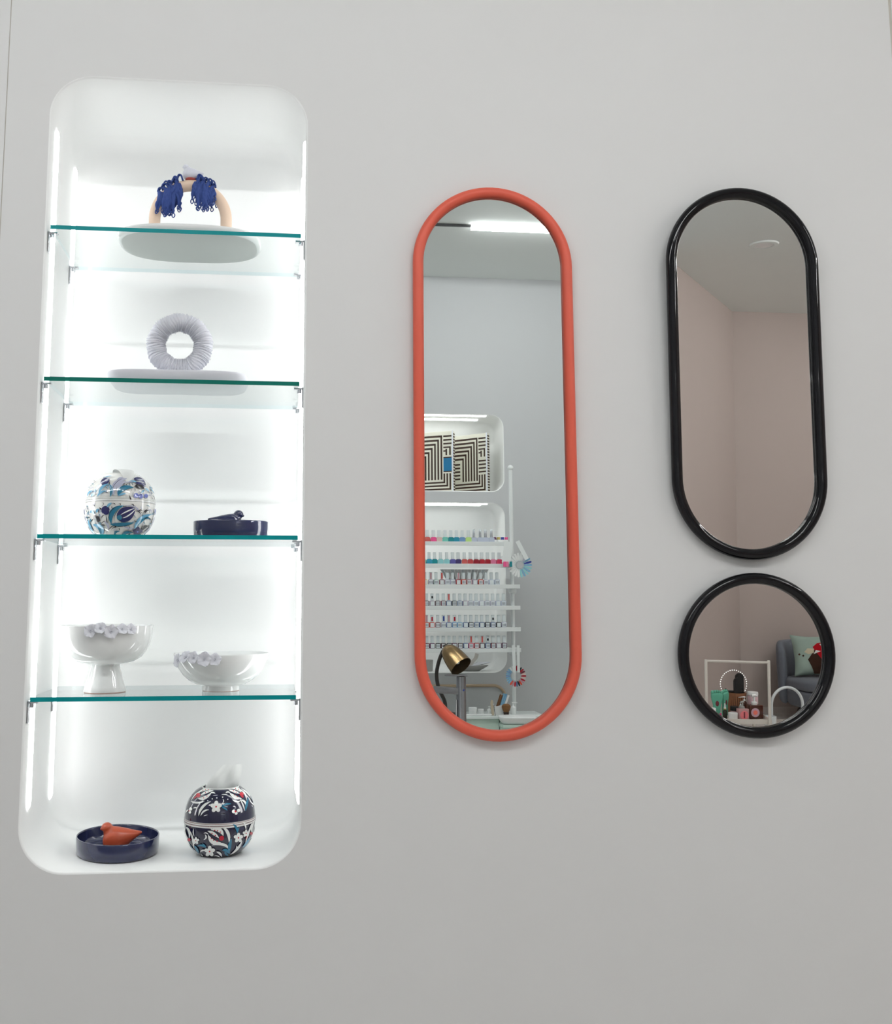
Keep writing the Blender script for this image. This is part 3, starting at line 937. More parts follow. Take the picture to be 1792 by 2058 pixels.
white_motifs = [
    # bowl
    ('l', LI, (960, 850), (1260, 800), (1290, 1060), 26), ('l', T, (745, 1215), (660, 920), (965, 848), 100), ('l', T, (715, 1205), (880, 1250), (1175, 1170), 80),
    ('l', NV, (840, 1075), (960, 960), (1185, 900), 190), ('l', NV, (850, 1090), (1020, 1180), (1180, 930), 130), ('l', W, (905, 1030), (1020, 950), (1190, 885), 26), ('l', W, (945, 1087), (1080, 1060), (1205, 880), 24), ('d', T, (890, 1080), 50),
    ('l', K, (800, 1160), (770, 1010), (900, 900), 9), ('l', K, (700, 1200), (640, 960), (860, 850), 9), ('l', K, (720, 1230), (900, 1290), (1180, 1190), 9),
    ('l', NV, (575, 1010), (610, 900), (705, 935), 150), ('d', NV, (640, 975), 58), ('l', LB, (650, 890), (680, 820), (745, 800), 42), ('l', K, (635, 1035), (660, 1150), (692, 1340), 16), ('l', LI, (700, 1340), (690, 1200), (600, 1150), 40),
    ('l', K, (410, 1050), (460, 1120), (540, 1150), 110), ('l', K, (430, 1120), (470, 1200), (500, 1245), 50), ('l', LB, (335, 1010), (370, 920), (425, 1045), 46), ('l', LB, (455, 1000), (470, 930), (510, 930), 50),
    ('l', LB, (590, 1430), (580, 1240), (395, 1228), 100), ('l', T, (560, 1430), (540, 1330), (500, 1240), 50), ('l', LB, (440, 1420), (330, 1310), (300, 1110), 44), ('l', T, (820, 1440), (790, 1340), (905, 1345), 40),
    ('l', K, (690, 1330), (760, 1220), (830, 1245), 12), ('l', K, (750, 1330), (760, 1240), (880, 1280), 12), ('l', K, (880, 1280), (905, 1300), (895, 1320), 16),
    ('l', LB, (1180, 1300), (1240, 1090), (1490, 1000), 100), ('l', T, (1200, 1260), (1290, 1110), (1440, 1050), 44), ('l', K, (1340, 1110), (1420, 1040), (1500, 1115), 26), ('l', T, (1380, 1105), (1420, 1070), (1470, 1095), 26),
    ('f', NV, PE, (1240, 1350), 48, 48), ('l', K, (1330, 1320), (1350, 1240), (1440, 1235), 70), ('l', LI, (1345, 1390), (1440, 1350), (1500, 1250), 50), ('l', T, (935, 1445), (1000, 1330), (1165, 1370), 60), ('l', K, (1040, 1350), (1120, 1330), (1160, 1380), 12),
    ('l', LI, (1525, 1225), (1550, 1120), (1590, 1030), 46), ('l', PE, (1570, 1020), (1575, 950), (1570, 885), 34), ('l', K, (1340, 1000), (1350, 930), (1420, 900), 16), ('l', K, (1380, 990), (1370, 930), (1430, 930), 26), ('l', LI, (1430, 930), (1480, 880), (1490, 980), 30),
    ('l', K, (1180, 960), (1260, 930), (1290, 1010), 14), ('l', K, (1180, 930), (1330, 920), (1320, 1070), 8), ('l', K, (540, 805), (640, 790), (545, 880), 9), ('l', K, (860, 810), (930, 810), (890, 840), 12), ('l', K, (1090, 815), (1160, 810), (1140, 860), 16),
    ('l', K, (730, 810), (810, 790), (800, 840), 14), ('l', K, (250, 900), (260, 980), (310, 1000), 9), ('l', K, (370, 860), (400, 820), (430, 880), 16), ('l', K, (310, 1120), (290, 1060), (350, 1100), 12), ('l', K, (560, 1110), (570, 1030), (620, 1040), 14),
    ('l', K, (480, 940), (520, 960), (500, 1020), 14), ('l', K, (550, 1220), (570, 1160), (640, 1150), 10), ('l', K, (1170, 1150), (1230, 1140), (1220, 1200), 8), ('l', LI, (270, 1000), (240, 1100), (300, 1300), 20), ('l', LI, (960, 1240), (1080, 1300), (1170, 1280), 30), ('l', K, (1500, 1120), (1530, 1180), (1500, 1230), 9),
    # lid
    ('l', LI, (775, 660), (700, 400), (1010, 318), 100), ('l', LI, (835, 640), (830, 430), (1000, 372), 60), ('l', K, (740, 640), (720, 400), (960, 310), 8), ('l', K, (840, 620), (850, 460), (1090, 405), 9), ('l', K, (1090, 405), (1130, 430), (1110, 450), 14),
    ('l', T, (855, 668), (860, 460), (1140, 492), 96), ('l', LB, (850, 660), (920, 620), (1000, 610), 40), ('l', K, (1140, 490), (1180, 530), (1160, 570), 9), ('l', NV, (1130, 330), (1250, 270), (1375, 445), 90), ('l', NV, (1160, 400), (1270, 380), (1360, 470), 70), ('l', K, (1150, 470), (1240, 440), (1345, 505), 80),
    ('l', W, (1180, 375), (1280, 360), (1360, 410), 14), ('l', W, (1190, 340), (1250, 340), (1330, 330), 12), ('l', LB, (1040, 388), (1120, 350), (1190, 385), 40), ('l', NV, (520, 440), (580, 340), (690, 345), 90), ('l', NV, (535, 460), (610, 420), (690, 360), 60),
    ('l', LB, (490, 660), (520, 450), (680, 440), 46), ('l', LB, (680, 440), (760, 520), (705, 690), 60), ('l', K, (680, 440), (750, 500), (735, 650), 10), ('l', LB, (465, 690), (520, 570), (640, 575), 40), ('l', T, (690, 500), (730, 580), (705, 680), 26), ('l', K, (560, 590), (640, 570), (640, 620), 9),
    ('d', PE, (1185, 645), 48), ('d', PE, (1275, 655), 48), ('d', PE, (1375, 645), 40), ('l', K, (1235, 690), (1250, 620), (1310, 620), 9), ('l', LB, (280, 690), (290, 570), (390, 580), 30), ('l', LB, (350, 690), (380, 640), (420, 620), 30), ('l', LB, (390, 640), (430, 500), (500, 460), 18),
    ('l', LB, (1280, 600), (1310, 550), (1345, 540), 34), ('l', LB, (1340, 490), (1420, 520), (1420, 580), 30), ('l', K, (1490, 630), (1540, 640), (1545, 720), 14), ('l', LB, (1440, 460), (1500, 540), (1540, 600), 16), ('l', K, (1400, 560), (1440, 560), (1450, 600), 10), ('l', K, (990, 430), (1010, 440), (1005, 460), 14),
    ('l', K, (1090, 560), (1100, 540), (1080, 530), 8), ('l', K, (600, 510), (640, 480), (650, 540), 8), ('l', LI, (820, 360), (870, 310), (940, 310), 40), ('l', LB, (560, 320), (640, 290), (730, 275), 16), ('l', K, (300, 560), (340, 450), (440, 380), 6), ('l', LI, (1150, 350), (1060, 400), (960, 400), 16),
]
rnd = random.Random(21)
for i_ in range(150):
    a_ = rnd.uniform(0, 2 * pi)
    x_, y_ = rnd.uniform(250, 1570), rnd.choice([rnd.uniform(320, 640), rnd.uniform(820, 1420), rnd.uniform(820, 1420)])
    l_ = rnd.uniform(40, 105)
    c_, d_ = (x_ + l_ * cos(a_) * 0.6 + rnd.uniform(-45, 45), y_ + l_ * sin(a_) * 0.6 + rnd.uniform(-45, 45)), (x_ + l_ * cos(a_), y_ + l_ * sin(a_))
    white_motifs.insert(0, ('l', rnd.choice([K, K, K, LI, LI, LB, T]), (x_, y_), c_, d_, rnd.choice([8, 10, 12, 16, 22])))
seam = [('p_white', 0.0655, 0.0760, 0.0004), ('p_maroon', 0.0690, 0.0698, 0.0006), ('p_maroon', 0.0733, 0.0742, 0.0006), ('p_black', 0.0655, 0.0659, 0.0006), ('p_black', 0.0752, 0.0757, 0.0006), ('p_black', 0.0702, 0.0707, 0.0007)]
seam2 = [('p_white', 0.0735, 0.0845, 0.0004), ('p_lilac', 0.0752, 0.0758, 0.0006), ('p_black', 0.0813, 0.0818, 0.0006), ('p_black', 0.0735, 0.0740, 0.0006), ('p_black', 0.0838, 0.0844, 0.0006), ('p_black', 0.0782, 0.0788, 0.0007)]
BX5, BY5 = -0.1185, 0.128
ball_box('ball_box', 'navy ceramic ball tissue box with white tulips and red details', BX5, BY5, NZ0 + 0.0004, 'navy_ball', seam, navy_motifs,
         radians(12.0), (868, 1733, 675, 0.0), radians(3))
z3 = SH[2] + ST + 0.0004
BX3, BY3 = -0.3465, 0.118
ball_box('ball_box', 'white ceramic ball tissue box with blue floral pattern', BX3, BY3, z3, 'ball_white', seam2, white_motifs,
         radians(-5.0), (898, 1502, 702, 0.0), radians(9), 0.0785)


def tissue(label, X, Y, Z, pts, seed):
    """one pulled-up paper tissue: folded sheet with thickness"""
    rnd = random.Random(seed)
    rows = []
    for (w, z, x, tw, amp) in pts:
        row = []
        for i in range(19):
            t = i / 18 - 0.5
            a = tw
            dep = amp * sin(t * 9 + z * 90) + amp * 0.5 * sin(t * 17 + 1)
            row.append((x + w * t * cos(a), w * t * sin(a) + dep, z))
        rows.append(row)
    mb = MB()
    vs_, fs = [], []
    for r_ in rows:
        vs_ += r_
    for r_ in rows:
        vs_ += [(x, y + 0.0007, z) for x, y, z in r_]
    nR, nC = len(rows), 19
    o2 = nR * nC
    for j in range(nR - 1):
        for i in range(nC - 1):
            fs.append((j * nC + i, j * nC + i + 1, (j + 1) * nC + i + 1, (j + 1) * nC + i))
            fs.append((o2 + j * nC + i, o2 + (j + 1) * nC + i, o2 + (j + 1) * nC + i + 1, o2 + j * nC + i + 1))
    mb.add(vs_, fs)
    o = mb.build('tissue', 'tissue', None, (X, Y, Z), angle=80)
    return tag(o, label, 'tissue')


tissue('white paper tissue standing up out of the navy ball box', BX5, BY5, NZ0, [
    (0.062, 0.127, -0.002, 0.25, 0.004), (0.070, 0.139, 0.003, 0.2, 0.004), (0.066, 0.150, 0.008, 0.15, 0.0035), (0.060, 0.160, 0.013, 0.1, 0.003), (0.052, 0.169, 0.0185, 0.05, 0.002), (0.045, 0.177, 0.023, 0.0, 0.0012), (0.041, 0.182, 0.0255, 0.0, 0.0006)], 1)
rows = [[(-0.016, 0.006, 0.126), (0.0, 0.004, 0.126), (0.016, 0.006, 0.126)], [(-0.020, -0.004, 0.145), (0.000, -0.010, 0.147), (0.018, -0.004, 0.145)],
        [(-0.014, -0.030, 0.147), (0.004, -0.036, 0.149), (0.024, -0.026, 0.146)], [(-0.004, -0.046, 0.142), (0.010, -0.049, 0.139), (0.028, -0.041, 0.139)],
        [(0.004, -0.0575, 0.1255), (0.014, -0.058, 0.125), (0.0265, -0.0535, 0.126)], [(0.0105, -0.0640, 0.1165), (0.0130, -0.0642, 0.1150), (0.0165, -0.0632, 0.1165)]]
mb = MB()
vs_ = [p for r_ in rows for p in r_]
vs_ += [(x, y - 0.0006, z + 0.0006) for x, y, z in vs_]
nq = len(rows) * 3
fs = []
for j in range(len(rows) - 1):
    for i in range(2):
        q = (j * 3 + i, j * 3 + i + 1, j * 3 + i + 4, j * 3 + i + 3)
        fs += [q, tuple(nq + k for k in q[::-1])]
mb.add(vs_, fs)
o = mb.build('tissue', 'tissue', None, (BX3, BY3, z3), (0, 0, radians(9)), angle=80)
o.modifiers.new('soft', 'SUBSURF').render_levels = 2
tag(o, 'white paper tissue flopping over the front of the blue-patterned ball box', 'tissue')

# ------------------------------------------------------------------ navy oval dishes with birds
def oval_dish(label, X, Y, Z, a, b, h, rz):
    root = thing('oval_dish', label, 'dish', (X, Y, Z), (0, 0, rz))
    prof = [(0.0, 0.0), (0.90, 0.0), (0.955, 0.0012), (0.985, 0.004), (1.0, 0.5 * h), (1.004, h - 0.0018), (0.998, h - 0.0004), (0.985, h), (0.972, h - 0.0006), (0.966, h - 0.003),
            (0.955, 0.5 * h), (0.93, 0.012), (0.88, 0.0075), (0.75, 0.006), (0.0, 0.006)]
    MB().lathe([(r * a, z) for r, z in prof], 72, sy=b / a).build('dish_body', 'navy', root, angle=60)
    return root


oval_dish('navy glazed oval dish on the niche floor, holding the terracotta bird', -0.3340, 0.154, NZ0 + 0.0004, 0.085, 0.1025, 0.037, radians(20))
o = skin(bird_mesh(0.075).build('bird_figurine', 'terracotta', None, (-0.3300, 0.135, NZ0 + 0.0068), (0, 0, radians(6)), angle=80), 0.075)
tag(o, 'glossy terracotta bird figurine sitting in the lower navy dish', 'figurine')
oval_dish('navy glazed oval dish on the third glass shelf', -0.1060, 0.112, z3, 0.0815, 0.056, 0.037, radians(-3))
o = skin(bird_mesh(0.070).build('bird_figurine', 'navy', None, (-0.1120, 0.108, z3 + 0.0066), (0, 0, radians(195)), angle=80), 0.070)
tag(o, 'navy glazed bird figurine sitting in the navy dish on the third shelf', 'figurine')

# ------------------------------------------------------------------ white porcelain bowls with applied flowers
def flower_mesh(seed, s=0.013):
    rnd = random.Random(seed)
    mb = MB()
    for i in range(5):
        a0 = 2 * pi * i / 5 + rnd.uniform(-0.12, 0.12)
        w0, curl = rnd.uniform(0.85, 1.1), rnd.uniform(0.2, 0.8)
        nu_, nv_ = 7, 7
        vs_ = []
        for j in range(nu_):
            t = j / (nu_ - 1)
            rad = s * (0.10 + 1.0 * t)
            hw = s * 0.62 * w0 * sin(pi * min(0.93, 0.12 + t * 0.82)) ** 0.8
            lift = s * (0.10 + 0.55 * t - curl * 0.55 * t ** 3)
            for k in range(nv_):
                q = k / (nv_ - 1) * 2 - 1
                x, y = rad, q * hw
                z = lift + s * 0.16 * q * q * (1 - t) + s * 0.08 * sin(q * 4 + i) * t
                vs_.append((x * cos(a0) - y * sin(a0), x * sin(a0) + y * cos(a0), z))
        n1 = len(vs_)
        vs_ += [(x, y, z + s * 0.07) for x, y, z in vs_]
        fs = []
        for j in range(nu_ - 1):
            for k in range(nv_ - 1):
                q = (j * nv_ + k, j * nv_ + k + 1, (j + 1) * nv_ + k + 1, (j + 1) * nv_ + k)
                fs.append(q[::-1])
                fs.append(tuple(n1 + i_ for i_ in q))
        border = [k for k in range(nv_)] + [j * nv_ + nv_ - 1 for j in range(1, nu_)] + [(nu_ - 1) * nv_ + k for k in range(nv_ - 2, -1, -1)] + [j * nv_ for j in range(nu_ - 2, 0, -1)]
        for i_ in range(len(border)):
            a, b = border[i_], border[(i_ + 1) % len(border)]
            fs.append((a, b, n1 + b, n1 + a))
        mb.add(vs_, fs)
    for i in range(6):
        a = 2 * pi * i / 6
        mb.tube([(0, 0, 0), (0.06 * s * cos(a), 0.06 * s * sin(a), 0.2 * s), (0.2 * s * cos(a), 0.2 * s * sin(a), 0.45 * s)], [0.05 * s, 0.045 * s, 0.06 * s], 6)
    mb.ball((0, 0, 0.05 * s), 0.2 * s, 0.2 * s, 0.14 * s, 8, 5)
    return mb.mesh('flower', 'bisque', angle=60)


FL = [flower_mesh(i) for i in range(4)]


def rim_flowers(root, R, z, spec):
    for i, (ang, dz, tilt, sc) in enumerate(spec):
        a = radians(ang)           # 0 = straight to the room (-y), positive to the right
        p = Vector((R * sin(a), -R * cos(a), z + dz))
        out = Vector((sin(a) * cos(tilt), -cos(a) * cos(tilt), sin(tilt)))
        q = out.to_track_quat('Z', 'Y')
        o = place(FL[i % 4], 'flower', root, p, q.to_euler())
        o.scale = (sc, sc, sc)
        o.rotation_euler.rotate_axis('Z', i * 1.3)


z4 = SH[3] + ST + 0.0004
fb = thing('footed_bowl', 'tall footed white porcelain bowl with flowers along its rim', 'bowl', (-0.3635, 0.104, z4))
prof = [(0.0, 0.0015), (0.040, 0.0015), (0.0428, 0.0006), (0.0440, 0.003), (0.0415, 0.012), (0.0365, 0.028), (0.0320, 0.044), (0.0295, 0.0555), (0.0300, 0.0575), (0.045, 0.0595), (0.060, 0.0640), (0.074, 0.0730), (0.0845, 0.0860),
        (0.0912, 0.1010), (0.0950, 0.1180), (0.0965, 0.1370), (0.0963, 0.1392), (0.0948, 0.1398), (0.0935, 0.1388), (0.0915, 0.1180), (0.0875, 0.1010), (0.0805, 0.0870), (0.070, 0.0765), (0.055, 0.0690), (0.03, 0.0640), (0.0, 0.0630)]
MB().lathe(prof, 72).build('bowl_and_foot', 'porcelain', fb, angle=60)
MB().lathe([(0.036, -0.0001), (0.0425, -0.0001), (0.0432, 0.0008), (0.0425, 0.0014)], 48).build('clay_ring', 'clay_ring', fb)
rim_flowers(fb, 0.097, 0.1310, [(-9, -0.001, 0.15, 1.0), (2, 0.003, 0.5, 0.92), (14, -0.003, 0.1, 1.05), (27, 0.001, 0.4, 0.85), (38, 0.001, 0.3, 0.85)])
lb_ = thing('shallow_bowl', 'low wide white porcelain bowl with flowers on its left rim', 'bowl', (-0.1215, 0.118, z4), (0, 0, 0))
prof = [(0.0, 0.0015), (0.036, 0.0015), (0.0392, 0.0004), (0.0400, 0.003), (0.0392, 0.0100), (0.0400, 0.0112), (0.052, 0.0135), (0.068, 0.0215), (0.0815, 0.0335), (0.0915, 0.0480), (0.0985, 0.0640), (0.1018, 0.0775), (0.1013, 0.0792),
        (0.0999, 0.0788), (0.0965, 0.0660), (0.0890, 0.0500), (0.0790, 0.0370), (0.065, 0.0260), (0.045, 0.0185), (0.02, 0.0160), (0.0, 0.0155)]
MB().lathe(prof, 72).build('bowl_and_foot', 'porcelain', lb_, angle=60)
MB().lathe([(0.033, -0.0001), (0.0388, -0.0001), (0.0394, 0.0008), (0.0388, 0.0014)], 48).build('clay_ring', 'clay_ring', lb_)
rim_flowers(lb_, 0.101, 0.0700, [(-56, -0.003, 0.1, 1.05), (-42, 0.003, 0.5, 1.0), (-30, 0.003, 0.3, 0.95), (-16, 0.001, 0.15, 1.1), (-4, 0.000, 0.3, 0.95)])

# ================================================================== across the room (seen in the mirrors)
# ------------------------------------------------------------------ polish rack
rack = thing('polish_rack', 'white rack of six shelves with a ball-topped pole, in the coral mirror', 'rack', (0, 0, 0))
RY0, RY1 = -3.335, -3.205
RZ = [1.4225, 1.3045, 1.1945, 1.0815, 0.9680, 0.8585]
for i, z in enumerate(RZ):
    xr = 1.235 if i < 2 else 1.285
    mb = MB()
    mb.rbox(0.645, xr, RY0, RY1 - 0.0042, z - 0.019, z - 0.006, 0.002, 1)
    mb.rbox(0.645, xr, RY1 - 0.004, RY1, z - 0.026, z - 0.0045, 0.0006, 1)
    mb.build('rack_shelf', 'rack_white', rack, smooth=False)
for x in (1.258, 0.668):
    MB().tube([(x, -3.27, 0.0), (x, -3.27, 1.82)], 0.0105, 16).build('pole', 'rack_white', rack)
    MB().ball((x, -3.27, 1.828), 0.0165, 0.0165, 0.0165, 16, 10).build('pole_ball', 'rack_white', rack)
    for zz in (0.86, 1.19):
        MB().rbox(x - 0.016, x + 0.016, -3.30, -3.24, zz - 0.045, zz - 0.022, 0.003, 1).build('bracket', 'rack_white', rack)
    MB().lathe([(0, 0), (0.12, 0), (0.12, 0.008), (0.02, 0.014), (0, 0.014)], 24, M=Matrix.Translation((x, -3.27, 0))).build('foot_plate', 'rack_white', rack)

BODY = {}


def bottle_meshes(kind, colour):
    k = (kind, colour)
    if k not in BODY:
        b = MB()
        if kind == 'round':
            b.prism([(-0.0150, 0), (0.0150, 0), (0.0150, 0.0205), (0.0105, 0.0255), (-0.0105, 0.0255), (-0.0150, 0.0205)], -0.011, 0.011)
        else:
            b.rbox(-0.0135, 0.0135, -0.009, 0.009, 0.0, 0.0275, 0.002, 1)
        BODY[k] = b.mesh('bottle_body', 'polish ' + colour, angle=50)
    return BODY[k]


cap_me = MB().rbox(-0.0080, 0.0080, -0.007, 0.007, 0.0257, 0.0630, 0.0012, 1).mesh('bottle_cap', 'cap_pale')
cap_fr = MB().rbox(-0.0078, 0.0078, -0.006, 0.006, 0.0277, 0.066, 0.0015, 1).mesh('bottle_cap', 'cap_frost')
cap_ag = MB().lathe([(0, 0.0257), (0.0070, 0.0257), (0.0070, 0.066), (0.005, 0.0695), (0, 0.0705)], 10).mesh('bottle_cap', 'silver_cap')
lab_me = MB().rbox(-0.0100, 0.0100, 0.0088, 0.0096, 0.003, 0.0245, 0.0003, 1).mesh('bottle_label', 'cap_pale', smooth=False)
bar_me = MB()
for i in range(4):
    bar_me.box(-0.0075 + i * 0.0045, -0.0058 + i * 0.0045, 0.0094, 0.00975, 0.006, 0.020)
bar_me = bar_me.mesh('label_bars', 'p_navy', smooth=False)
art_me = {k: MB().box(-0.0045, 0.0045, 0.0058, 0.0064, a, b).mesh('cap_picture', 'polish ' + k, smooth=False) for k, a, b in
          (('cherry red', 0.034, 0.056), ('dusty rose', 0.030, 0.064), ('cobalt blue', 0.034, 0.060), ('near black', 0.040, 0.052), ('coral', 0.031, 0.063))}
ORD = ['first', 'second', 'third', 'fourth', 'fifth', 'sixth', 'seventh', 'eighth', 'ninth', 'tenth', 'eleventh', 'twelfth', 'thirteenth', 'fourteenth', 'fifteenth', 'sixteenth', 'seventeenth']
SHELFN = ['top', 'second', 'third', 'fourth', 'fifth', 'lowest']
# from the pole leftwards (towards the coral frame)
ROWS = [
    (1.138, 0.0318, 'round', ['clear', 'clear', 'clear', 'clear', 'lime green', 'periwinkle blue', 'turquoise', 'deep teal', 'mint green', 'blush beige', 'hot pink', 'coral', 'rose pink']),
    (1.178, 0.0318, 'round', ['raspberry', 'rose pink', 'cherry red', 'cherry red', 'crimson', 'brick red', 'coral', 'dark purple', 'violet blue', 'pale aqua', 'pale aqua', 'deep teal', 'turquoise', 'mint green']),
    (1.165, 0.0300, 'square', ['clear', 'clear', 'silver lilac', 'orange red', 'mauve', 'dusty rose', 'orange red', 'cherry red', 'silver lilac', 'silver lilac', 'burgundy', 'sage grey', 'mauve', 'mustard', 'sage grey', 'sage grey']),
    (1.200, 0.0298, 'square', ['clear', 'clear', 'silver lilac', 'silver lilac', 'silver lilac', 'clear', 'silver lilac', 'mauve', 'slate blue', 'near black', 'slate blue', 'burgundy', 'black cherry', 'mauve', 'black cherry', 'burgundy']),
    (1.200, 0.0298, 'square', ['silver lilac', 'near black', 'slate blue', 'near black', 'slate blue', 'slate blue', 'near black', 'slate blue', 'ice blue', 'periwinkle blue', 'slate blue', 'silver lilac', 'burgundy', 'orange red', 'orange red', 'mauve']),
    (1.200, 0.0298, 'square', ['plum', 'mauve', 'burgundy', 'slate blue', 'black cherry', 'cherry red', 'raspberry', 'slate blue', 'black cherry', 'plum', 'near black', 'black cherry', 'near black', 'plum', 'burgundy', 'crimson']),
]
ART = {4: {2: 'near black', 9: 'cherry red', 10: 'dusty rose', 11: 'cobalt blue', 13: 'cherry red', 14: 'dusty rose', 15: 'cherry red'}, 5: {3: 'near black', 4: 'coral', 6: 'coral'}, 3: {10: 'coral', 13: 'near black'}, 2: {7: 'dusty rose', 10: 'coral', 12: 'dusty rose'}}
for ri, (xs, pit, kind, cols) in enumerate(ROWS):
    rnd = random.Random(40 + ri)
    for bi, col in enumerate(cols):
        ordn = ORD[bi] + ' from the pole'
        t = thing('polish_bottle', f'{col} nail polish bottle, {ordn} on the {SHELFN[ri]} rack shelf', 'bottle',
                  (xs - bi * pit + rnd.uniform(-0.0012, 0.0012), -3.228 if ri < 2 else -3.232, RZ[ri] - 0.0058), (0, 0, rnd.uniform(-0.08, 0.08)), f'nail polish on the {SHELFN[ri]} rack shelf')
        place(bottle_meshes(kind, col), 'bottle_body', t)
        if ri == 0 and bi < 4:
            place(cap_ag, 'bottle_cap', t)
        elif ri < 2:
            place(cap_me, 'bottle_cap', t)
        else:
            place(cap_fr, 'bottle_cap', t)
            lb2 = place(lab_me, 'bottle_label', t)
            if bi % 3 != 1:
                place(bar_me, 'label_bars', lb2)
        if bi in ART.get(ri, {}):
            place(art_me[ART[ri][bi]], 'cap_picture', t)
# little gel pots beside the bottles on the top shelf
pot_b = MB().lathe([(0, 0), (0.0095, 0), (0.0098, 0.012), (0.009, 0.013), (0, 0.013)], 12).mesh('pot', 'white_plastic')
for i, (col, x) in enumerate((('hot pink', 1.218), ('cobalt blue', 1.197), ('mustard', 1.176), ('plum', 1.157))):
    t = thing('gel_pot', f'tiny white gel pot with {col} lid on the top rack shelf', 'pot', (x, -3.225, RZ[0] - 0.0058), group='gel pots on the top rack shelf')
    place(pot_b, 'pot', t)
    MB().lathe([(0, 0.0132), (0.0092, 0.0132), (0.0092, 0.0265), (0.0085, 0.0275), (0, 0.0275)], 12).build('lid', 'polish ' + col, t)
# clear box on the second shelf
t = thing('acrylic_box', 'clear acrylic box at the pole end of the second rack shelf', 'box', (1.208, -3.27, RZ[1] - 0.0058))
MB().box(-0.012, 0.024, -0.05, 0.04, 0.0, 0.042).build('box_walls', 'acrylic', t, smooth=False)
for i in range(3):
    MB().box(-0.0118 + 0.0118 * i, -0.0113 + 0.0118 * i, 0.0402, 0.041, 0.0, 0.0425).build('box_edge', 'box_edge', t, smooth=False)


def nail_wheel(label, X, Y, Z, R, cols, strips=(), n=22, hub=0.35):
    t = thing('swatch_ring', label, 'swatch ring', (X, Y, Z))
    mb = MB()
    mb.tube([(R * hub * cos(2 * pi * i / 24), 0, R * hub * sin(2 * pi * i / 24)) for i in range(24)], R * 0.09, 8, closed=True)
    mb.build('hub', 'acrylic', t)
    for i in range(n):
        a = 2 * pi * i / n
        mb = MB()
        M = Matrix.Rotation(-a, 4, 'Y')
        w = R * 0.085
        mb.add([(R * hub, -0.002, -w * 0.5), (R * 0.7, -0.003, -w), (R * 0.94, 0.0, -w * 0.9), (R, 0.001, 0), (R * 0.94, 0.0, w * 0.9), (R * 0.7, -0.003, w), (R * hub, -0.002, w * 0.5),
                (R * hub, 0.000, -w * 0.5), (R * 0.7, 0.002, -w), (R * 0.94, 0.004, -w * 0.9), (R, 0.003, 0), (R * 0.94, 0.004, w * 0.9), (R * 0.7, 0.002, w), (R * hub, 0.000, w * 0.5)],
               [(0, 1, 2, 3, 4, 5, 6), (13, 12, 11, 10, 9, 8, 7)] + [(k, 7 + k, 7 + (k + 1) % 7, (k + 1) % 7) for k in range(7)], 0, M)
        mb.build('nail_tip', cols(i / n), t, smooth=False)
    for (x0, z0, x1, z1, w) in strips:
        d = Vector((x1 - x0, 0, z1 - z0)).normalized()
        nn_ = Vector((-d.z, 0, d.x)) * w / 2
        a_, b_ = Vector((x0, 0.004, z0)), Vector((x1, 0.012, z1))
        mb = MB()
        vs_ = [a_ + nn_, a_ - nn_, b_ - nn_, b_ + nn_]
        vs_ += [v + Vector((0, 0.003, 0)) for v in vs_]
        mb.add(vs_, [(0, 1, 2, 3), (7, 6, 5, 4), (0, 4, 5, 1), (1, 5, 6, 2), (2, 6, 7, 3), (3, 7, 4, 0)])
        mb.build('swatch_strip', 'rack_white', t, smooth=False)
    return t


def c_blue(f_):
    a = f_ * 360
    if a < 65 or a > 345:
        return ['polish ice blue', 'polish cobalt blue', 'polish ice blue', 'polish silver lilac'][int(f_ * 22) % 4]
    if a > 270:
        return 'polish pale aqua' if int(f_ * 22) % 2 else 'polish ice blue'
    return 'white_plastic'


def c_red(f_):
    a = f_ * 360
    if a < 22 or a > 325:
        return 'polish blush beige' if int(f_ * 26) % 2 else 'polish cherry red'
    if a < 95:
        return ['polish cherry red', 'polish near black', 'polish burgundy'][int(f_ * 26) % 3]
    if a < 130:
        return 'white_plastic'
    if a < 235:
        return 'polish periwinkle blue' if int(f_ * 26) % 2 else 'polish ice blue'
    return ['polish slate blue', 'polish near black', 'polish orange red', 'polish dusty rose', 'polish cherry red'][int(f_ * 26) % 5]


nail_wheel('blue and white nail swatch wheel with strips, hanging beside the upper shelves', 1.282, -3.19, 1.293, 0.067, c_blue, ((-0.060, 0.125, -0.078, 0.010, 0.046), (-0.012, 0.128, 0.036, 0.030, 0.022)))
for i, (col, dx) in enumerate((('hot pink', -0.094), ('rose pink', -0.080), ('deep teal', -0.060))):
    t = MB().rbox(-0.007, 0.007, -0.004, 0.004, -0.014, 0.014, 0.001, 1).build('colour_tab', 'polish ' + col, None, (1.290 + dx, -3.176, 1.297), smooth=False)
    tag(t, f'{col} colour tab at the end of the white swatch strips', 'tab', 'colour tabs on the swatch strips')
nail_wheel('red and blue nail swatch wheel hanging on the lower rack pole', 1.250, -3.19, 0.709, 0.056, c_red, ((-0.012, 0.16, -0.010, 0.02, 0.016), (0.014, 0.16, 0.012, 0.02, 0.014)), n=26, hub=0.5)
